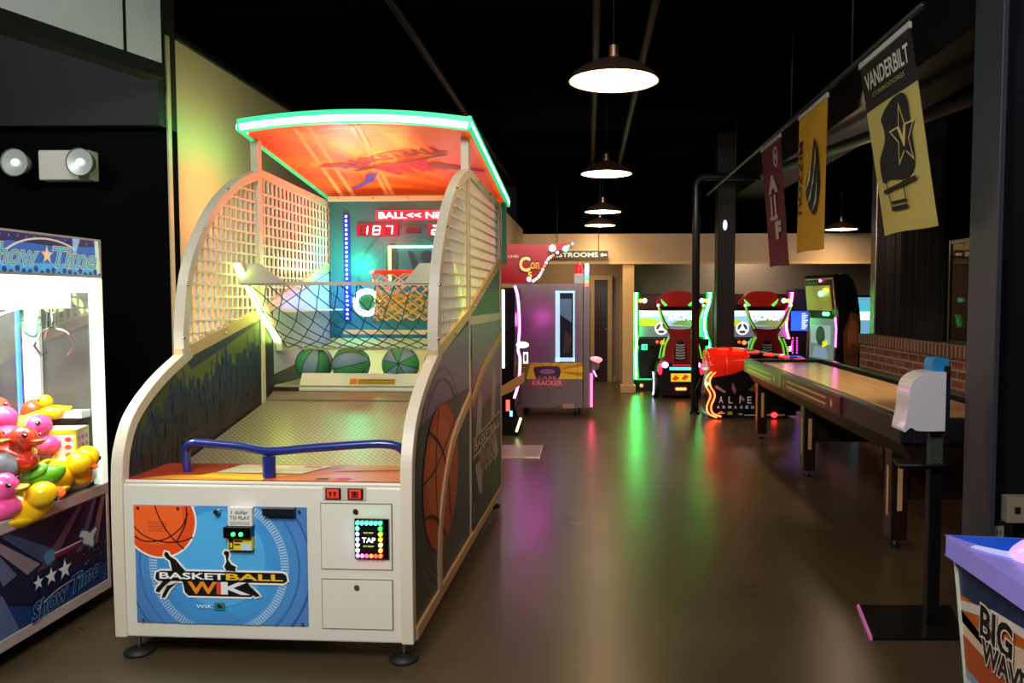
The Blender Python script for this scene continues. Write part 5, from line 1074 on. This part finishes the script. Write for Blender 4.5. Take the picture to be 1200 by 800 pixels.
# ------------------------------------------------------------------ shuffleboard table
SB = thing('shuffleboard_table', 'long wooden shuffleboard table with inlaid maroon panels and dark cradle', 'table', (2.16, 6.6, 0))
XA, XB, YA, YB_ = 1.72, 2.62, 4.42, 8.82
DKR = C('#24222a', .28); MAR = C('#5c1a26', .3); INL = C('#dcb484', .35)
DW = wood_mat('dark_walnut', '#1e120e', '#2e1c16', .3, (2, 1, 8)); MW = wood_mat('maple_board', '#c09866', '#d8b486', .22, (22, .9, 22))
m = MB(); m.box(XA, XA + .07, YA, YB_, .70, .84, DKR); m.box(XB - .07, XB, YA, YB_, .70, .84, DKR); m.box(XA + .07, XB - .07, YA, YA + .07, .70, .84, DKR); m.box(XA + .07, XB - .07, YB_ - .07, YB_, .70, .84, DKR); rim = m.build('rim', SB, w=True, bevel=.008)
m = MB(); m.box(XA + .16, XB - .16, YA + .18, YB_ - .16, .70, .815, MW); m.build('playing_board', SB, w=True, bevel=.004)
m = MB(); m.box(XA + .07, XB - .07, YA + .07, YB_ - .07, .66, .70, C('#3a3430', .8)); m.build('gutter', SB, w=True)
m = MB(); m.prism([(XA + .02, .70), (XA + .10, .58), (XB - .10, .58), (XB - .02, .70)], 'y', YA + .03, YB_ - .03, DW); m.build('cradle', SB, w=True)
def inlay(y0, y1, name):
    m = MB(); m.box(XA - .012, XA, y0, y1, .705, .832, MAR); a = Art(m, (XA - .0125, y1, 0), (0, -1, 0), (0, 0, 1)); L = y1 - y0
    for z in (.745, .79): a.rect(.22, L - .32, z - .008, z + .008, INL)
    a.circ(.12, .768, .018, INL, 20, ry=.022); a.circ(L - .18, .768, .028, INL, 24, ry=.03); return m.build(name, rim, w=True)
inlay(7.18, 8.81, 'inlay_panel'); inlay(5.45, 7.12, 'inlay_panel')
m = MB(); m.box(XA - .014, XA, 7.122, 7.178, .705, .832, STEEL); m.build('joint_plate', rim, w=True)
for y_ in (8.49, 6.67, 4.74):
    for x_ in (1.80, 2.46):
        m = MB(); m.box(x_, x_ + .10, y_, y_ + .12, .06, .60, DW); lg = m.build('leg', SB, w=True, bevel=.006)
        m = MB(); a = Art(m, (x_ - .001, y_ + .12, 0), (0, -1, 0), (0, 0, 1)); a.rect(.045, .075, .20, .50, INL); a = Art(m, (x_, y_ - .001, 0), (1, 0, 0), (0, 0, 1)); a.rect(.035, .065, .24, .50, INL); m.build('leg_inlay', lg, w=True)
        m = MB(); m.cyl((x_ + .05, y_ + .06, 0), .03, .02, DARK, n=14); m.cyl((x_ + .05, y_ + .06, .02), .012, .045, STEEL, n=8); m.build('leveller', lg, w=True)
for y_ in (8.49, 6.67, 4.74):
    m = MB(); m.box(1.90, 2.46, y_ + .04, y_ + .08, .30, .58, DW); m.build('cross_panel', SB, w=True)

# ------------------------------------------------------------------ banners
m = MB(); m.tube([(1.54, 3.80, 2.855), (1.54, 10.5, 2.86)], .018, C('#1c1c20', .4), 10)
for y_ in (4.8, 6.2, 8.5): m.tube([(1.54, y_, 2.86), (1.54, y_, 3.74)], .006, DARK, 5)
tag(m.build('banner_rail'), 'long dark hanging rail carrying the three banners', 'rail')
def banner(y0, y1, zb, xb, label, body, extra, nm='fan_banner'):
    """cloth from the rail (x 1.54, z 2.82) down to x = xb, z = zb; y0 near edge, y1 far edge"""
    t = thing(nm, label, 'banner', (1.54, (y0 + y1) / 2, 2.83)); wd = y1 - y0; ht = 2.81 - zb
    def fn(p, q, e):
        u_ = p / wd; v_ = 1 - q / ht; x = 1.54 + (xb - 1.54) * v_ + .004 * math.sin(u_ * 9 + v_ * 3) * v_
        return (x - 1.54 - e, y1 - p - (y0 + y1) / 2, zb + q - 2.83 + .006 * math.sin(u_ * 5) * v_)
    m = MB(); a = Art(m, (0, 0, 0), (0, -1, 0), (0, 0, 1), fn=fn, step=.0007); a.e = 0
    nu, nv = 16, 26
    for j in range(nv):
        for i in range(nu):
            zc = ht * (j + .5) / nv; mt = C(body(zc / ht), .85, noise=.08, scale=20)
            a.mb.add([a.at((wd * s_ / nu, ht * r_ / nv)) for s_, r_ in ((i, j), (i + 1, j), (i + 1, j + 1), (i, j + 1))], [(0, 1, 2, 3)], mt, True)
    a.e = .009; m.build('cloth', t, weld=True)
    m = MB(); a.mb = m; extra(a, wd, ht); m.build('print', t)
    m = MB(); m.box(-.008, .008, -wd / 2, wd / 2, -.03, .0, C('#b8b8b4', .6)); m.build('sleeve', t)
    m = MB()
    for s_ in (-1, 1): m.tube([(0, s_ * (wd / 2 - .01), 0), (0, s_ * (wd / 2 - .01), .028)], .006, CHROME, 6)
    m.build('clip', t)
def sub(f, a, nu=10): pass
GOLD = '#b9aa62'
def van(a, w_, h_):
    K = C('#0f0e10', .8); G = C('#c8b878', .8); Wt = C('#c8c4b8', .8)
    a.text('VANDERBILT', w_ * .52, h_ * .885, w_ * .84, .085, Wt, off=.02); a.text('COMMODORES', w_ * .52, h_ * .80, w_ * .62, .022, C('#8c8048', .8), off=.02)
    # star and V over a plain dark patch
    a.poly(smooth([(w_ * .30, h_ * .64), (w_ * .40, h_ * .68), (w_ * .62, h_ * .72), (w_ * .80, h_ * .69), (w_ * .80, h_ * .5), (w_ * .78, h_ * .34), (w_ * .60, h_ * .28), (w_ * .30, h_ * .30), (w_ * .17, h_ * .30), (w_ * .16, h_ * .42), (w_ * .30, h_ * .50), (w_ * .34, h_ * .56), (w_ * .30, h_ * .64)], 4), K)
    a.up(); a.star(w_ * .66, h_ * .50, .17, G); a.star(w_ * .66, h_ * .50, .145, K); a.text('V', w_ * .66, h_ * .50, .09, .09, G, off=.05)
    a.poly([(w_ * .30, h_ * .12), (w_ * .55, h_ * .12), (w_ * .56, h_ * .145), (w_ * .30, h_ * .145)], K); a.rect(w_ * .30, w_ * .56, h_ * .16, h_ * .175, K); a.line([(w_ * .30, h_ * .12), (w_ * .25, h_ * .30)], .012, K); a.line([(w_ * .56, h_ * .12), (w_ * .55, h_ * .30)], .012, K); a.line([(w_ * .18, h_ * .24), (w_ * .8, h_ * .27)], .02, K)
banner(3.95, 4.66, 1.86, 1.70, 'gold and black college banner with a star, nearest of the three banners', lambda q: GOLD if q < .72 else '#100f11', van, 'college_banner')
def miz(a, w_, h_):
    K = C('#18120a', .8); Wt = C('#c8c0a8', .8)
    a.rot = ((w_ * .13, h_ * .55), R(-90)); a.text('MIZZOU', w_ * .13, h_ * .55, .52, .10, K, off=.02); a.rot = None
    # plain streaked patch, no animal
    a.poly(smooth([(w_ * .62, h_ * .78), (w_ * .74, h_ * .70), (w_ * .80, h_ * .55), (w_ * .84, h_ * .42), (w_ * .70, h_ * .25), (w_ * .50, h_ * .30), (w_ * .36, h_ * .45), (w_ * .50, h_ * .60), (w_ * .62, h_ * .78)], 4), K)
    for L in ([(.36, .42), (.50, .58), (.58, .72), (.50, .50)], [(.44, .33), (.56, .44), (.66, .60), (.60, .40)], [(.60, .27), (.70, .36), (.74, .50), (.74, .34)]): a.poly([(w_ * p[0], h_ * p[1]) for p in L], Wt)
    a.poly([(w_ * .62, h_ * .50), (w_ * .70, h_ * .62), (w_ * .68, h_ * .72)], C('#c8920c', .8))
banner(5.27, 5.97, 1.83, 1.535, 'yellow college banner with sideways lettering, middle of the three', lambda q: '#c88f10', miz, 'college_banner')
def agm(a, w_, h_):
    Wt = C('#c4b4b4', .8); a.circ(w_ * .72, h_ * .86, .09, Wt, 20); a.text('M', w_ * .72, h_ * .86, .09, .07, C('#4c1420', .8), off=.02); a.rot = ((w_ * .42, h_ * .48), R(-90)); a.text('A.II.F.', w_ * .42, h_ * .48, .50, -.20, Wt, off=.04); a.rot = None
def agm(a, w_, h_):
    Wt = C('#c4b4b4', .8); a.ring(w_ * .75, h_ * .87, .06, .085, Wt, 20); a.text('M', w_ * .75, h_ * .87, .07, .07, Wt, off=.03)
    a.text('A', w_ * .52, h_ * .67, .26, .13, Wt, off=.06); a.rect(w_ * .36, w_ * .44, h_ * .38, h_ * .58, Wt); a.rect(w_ * .54, w_ * .62, h_ * .38, h_ * .58, Wt); a.rect(w_ * .30, w_ * .68, h_ * .38, h_ * .41, Wt); a.text('F', w_ * .66, h_ * .29, .16, .13, Wt, off=.06)
banner(6.55, 7.25, 1.78, 1.63, 'maroon college banner with white letters, farthest of the three', lambda q: '#6c1c30', agm, 'college_banner')

# ------------------------------------------------------------------ hand sanitizer stand
HS = thing('sanitizer_stand', 'black floor stand with white hand sanitizer dispenser and blue top', 'dispenser stand', (1.50, 3.66, 0))
m = MB(); m.prism([(1.25, 3.47), (1.66, 3.48), (1.76, 3.86), (1.32, 3.85)], 'z', 0, .012, C('#0c0c0d', .35)); bs = m.build('base_plate', HS, w=True)
m = MB(); m.prism([(1.238, 3.47), (1.25, 3.47), (1.32, 3.85), (1.308, 3.85)], 'z', 0, .014, C('#c86ab4', .4, emit=.25)); m.build('pink_edge_glow', bs, w=True)  # pink light caught by the plate edge, painted as a glowing strip
m = MB(); m.box(1.555, 1.612, 3.64, 3.69, .012, .74, C('#0e0e10', .35)); m.build('pole', HS, w=True, bevel=.004)
m = MB(); m.prism([(1.40, 3.60), (1.61, 3.60), (1.61, 3.78), (1.44, 3.78)], 'z', .735, .745, C('#101012', .2)); m.tube([(1.40, 3.60, .75), (1.61, 3.60, .75), (1.61, 3.78, .75)], .006, DARK, 6); m.build('drip_tray', HS, w=True)
m = MB(); m.box(1.545, 1.605, 3.63, 3.66, .745, .93, C('#3c4a42', .4)); m.cyl((1.565, 3.622, .755), .006, .01, CHROME, 'y', 8); m.cyl((1.585, 3.622, .755), .006, .01, CHROME, 'y', 8); m.box(1.592, 1.618, 3.60, 3.72, .92, 1.20, C('#1a1c20', .4)); br = m.build('bracket', HS, w=True)
m = MB(); dp = smooth([(1.59, .91), (1.475, .91), (1.44, .925), (1.415, .905), (1.41, .92), (1.425, 1.00), (1.43, 1.08), (1.445, 1.13), (1.48, 1.16), (1.53, 1.175), (1.59, 1.175)], 4)
m.prism(dp, 'y', 3.58, 3.725, C('#e8e6e8', .15, coat=.6)); m.build('dispenser', HS, w=True, bevel=.03)
m = MB(); m.prism(smooth([(1.545, 1.165), (1.54, 1.20), (1.55, 1.232), (1.60, 1.236), (1.612, 1.225), (1.615, 1.165)], 3), 'y', 3.61, 3.70, C('#2c8cc4', .35)); m.build('blue_top', HS, w=True, bevel=.006)

# ------------------------------------------------------------------ machine at the lower right edge
BG = thing('corner_redemption_game', 'low game with blue purple rim and orange wave artwork, bottom right corner', 'arcade machine', (1.5, 1.75, 0))
X_ = 1.012
m = MB(); prb = [(2.18, .79), (1.985, .02), (1.30, .02), (1.20, .79)]
m.prism(prb, 'x', X_, 1.75, C('#1c2c48', .35)); body = m.build('body', BG, w=True)
m = MB(); a = Art(m, (X_ - .001, 2.18, 0), (0, -1, 0), (0, 0, 1), step=.0007); y_ = lambda yy: 2.18 - yy
sk = lambda z: (.79 - z) * .253
a.poly([(sk(.79), .79), (sk(.02), .02), (.85, .02), (.98, .79)], C('#1c3050', .35, noise=.25, scale=14)); 
a.poly([(sk(.70), .70), (sk(.60), .60), (.5, .62), (.9, .70), (.9, .76), (.4, .72)], C('#c05c24', .35)); a.poly([(sk(.66), .66), (sk(.63) , .63), (.35, .69), (.6, .67), (.9, .62), (.9, .50), (.3, .55), (sk(.58), .585)], C('#d8c09c', .35))
a.poly([(sk(.685), .685), (sk(.66), .66), (.2, .70), (.5, .73), (.5, .75), (.2, .725)], C('#d8d0c4', .35)); a.poly([(sk(.60), .60), (sk(.48), .48), (.2, .50), (.5, .54), (.5, .60), (.25, .58)], C('#b0502a', .35)); a.poly([(sk(.52), .52), (sk(.40), .40), (.5, .38), (.6, .50), (.3, .50)], C('#8c98b4', .35)); a.poly([(sk(.47), .47), (sk(.2), .2), (.5, .15), (.6, .42), (.25, .44)], C('#1e3c64', .35)); a.poly([(sk(.30), .30), (sk(.1), .1), (.6, .1), (.6, .3)], C('#4c8ca8', .35))
a.poly([(sk(.5) + .0, .50), (sk(.5) + .0, .485), (.3, .455), (.5, .47), (.5, .485), (.3, .47)], C('#d8d4cc', .35))
BG1 = C('#e8dcc8', .35)
a.text('BIG', .225, .680, .15, .078, BG1, off=.07); a.text('BIG', .225, .680, .15, .078, INK, off=.03)
a.text('WAVE', .27, .610, .21, .056, BG1, off=.08); a.text('WAVE', .27, .610, .21, .056, C('#2a2028', .4), off=.03); m.build('wave_art', body, w=True)
m = MB(); m.prism([(2.19, .79), (2.18, .79), (1.985, .02), (1.995, .02)], 'x', X_ - .008, X_ + .02, C('#e0ecd8', .35)); m.build('corner_trim', body, w=True)
m = MB(); m.prism([(.982, 2.20), (1.75, 2.10), (1.75, 1.2), (.99, 1.2)], 'z', .795, .85, C('#8c80d0', .25, emit=.2)); tp = m.build('rim', BG, w=True, bevel=.012)
m = MB(); a = Art(m, (0, 0, .851), (1, 0, 0), (0, 1, 0), step=.001); a.poly([(.99, 2.19), (1.74, 2.09), (1.74, 1.7), (1.10, 1.95)], C('#1c50c8', .2, emit=.3)); a.poly(smooth([(1.02, 2.10), (1.10, 2.03), (1.25, 1.95), (1.2, 1.90), (1.05, 2.0), (.995, 2.08)], 3), C('#b8c0f0', .2, emit=.5)); m.build('rim_print', tp, w=True)
m = MB(); m.ball((1.20, 2.0, .83), (.145, .11, .08), C('#c8a0f0', .25, emit=.8), 28, 14); m.build('lit_dome', BG, w=True)
# outlet boxes on the column
t = thing('outlet_box', 'beige wall outlet box on the charcoal column at right edge', 'outlet', (1.95, 3.70, .54))
m = MB(); m.box(-.045, .07, -.06, 0, -.06, .06, C('#a89c84', .5)); m.box(-.013, .013, -.066, -.06, -.015, .015, DARK); m.build('cover', t, bevel=.003)
t = thing('wall_socket', 'small socket in black box just below the beige outlet box', 'outlet', (1.87, 3.70, .43))
m = MB(); m.box(-.04, .07, -.05, 0, -.05, .05, DARK); m.build('back_box', t); m = MB(); m.box(-.02, .025, -.056, -.05, -.035, .035, C('#9c9488', .5)); m.box(-.008, -.004, -.058, -.056, .0, .015, DARK); m.box(.006, .010, -.058, -.056, .0, .015, DARK); m.build('cover', t)

# ------------------------------------------------------------------ room lights and added fills
light('front_ceiling_light', 'AREA', (-1.0, .4, 3.4), 95, '#fffaf4', 1.2, target=(-1.4, 3.4, .5), sy=.8)
light('left_header_fill', 'AREA', (-3.4, 2.2, 3.2), 30, '#eef8f2', .5, target=(-2.9, 4.4, 3.0))  # added fill that brightens the pale header panel
light('right_ceiling_light', 'AREA', (1.2, .9, 3.6), 26, '#ece8ff', .8, target=(1.8, 4.2, 1.4))
light('wall_wash_fill', 'AREA', (-2.12, 5.1, 1.3), 7, '#ffd898', .5, target=(-2.45, 5.1, 1.5), sy=1.0)  # unseen fill standing in for the machine's light on the wall
light('wall_wash_fill', 'AREA', (-2.15, 5.0, 2.1), 3.2, '#ffa070', .4, target=(-2.45, 5.0, 2.3))  # second unseen fill for the warm glow higher on the wall
light('wall_green_fill', 'AREA', (-2.2, 4.95, 2.46), 1.9, '#20ff88', .9, target=(-2.45, 4.95, 2.46), sy=.04)  # added thin light imitating the canopy's green streak on the wall
light('back_wall_light', 'SPOT', (.0, 11.0, 2.75), 75, '#ffcf90', .15, target=(.1, 12.7, 2.1), spot=110, blend=.9)
light('back_wall_light', 'SPOT', (3.1, 10.9, 2.7), 50, '#ffd8c0', .15, target=(3.1, 12.7, 2.1), spot=110, blend=.9)
light('restroom_light', 'AREA', (-.3, 13.6, 2.45), 26, '#ffcf90', .5, rot=(0, 0, 0))
light('recess_light', 'AREA', (2.6, 13.5, 2.45), 34, '#ffe0c0', .8, rot=(0, 0, 0))
light('grey_cabinet_fill', 'AREA', (-.2, 8.0, 2.9), 50, '#ffe6d0', .5, target=(-.5, 10.2, 1.0))  # added fill that brightens the grey cabinet game, no fixture
light('neon_spill', 'POINT', (-.62, 9.6, 1.25), 4, '#ff50e0', .08)
light('brick_light', 'SPOT', (2.2, 6.5, 3.2), 90, '#ffd8b0', .1, target=(2.9, 6.9, .9), spot=70)
light('board_fill', 'SPOT', (2.1, 6.0, 3.4), 240, '#ffe0b4', .12, target=(2.15, 6.6, .8), spot=60)  # unseen fill added above the shuffleboard to brighten it
light('banner_light', 'SPOT', (.3, 2.6, 2.4), 26, '#fff0d8', .1, target=(1.6, 5.4, 2.4), spot=60)
light('side_fill', 'POINT', (2.55, 7.9, 2.2), 11, '#ffd8b0', .12)  # added point light lifting bricks, curtain and tall cabinet side
light('corner_game_light', 'POINT', (.70, 1.4, 1.15), 2.6, '#e8e0ff', .1)
light('front_fill_light', 'SPOT', (-1.1, .5, 2.5), 170, '#fffcf6', .35, target=(-1.35, 3.2, .1), spot=48, blend=.7)
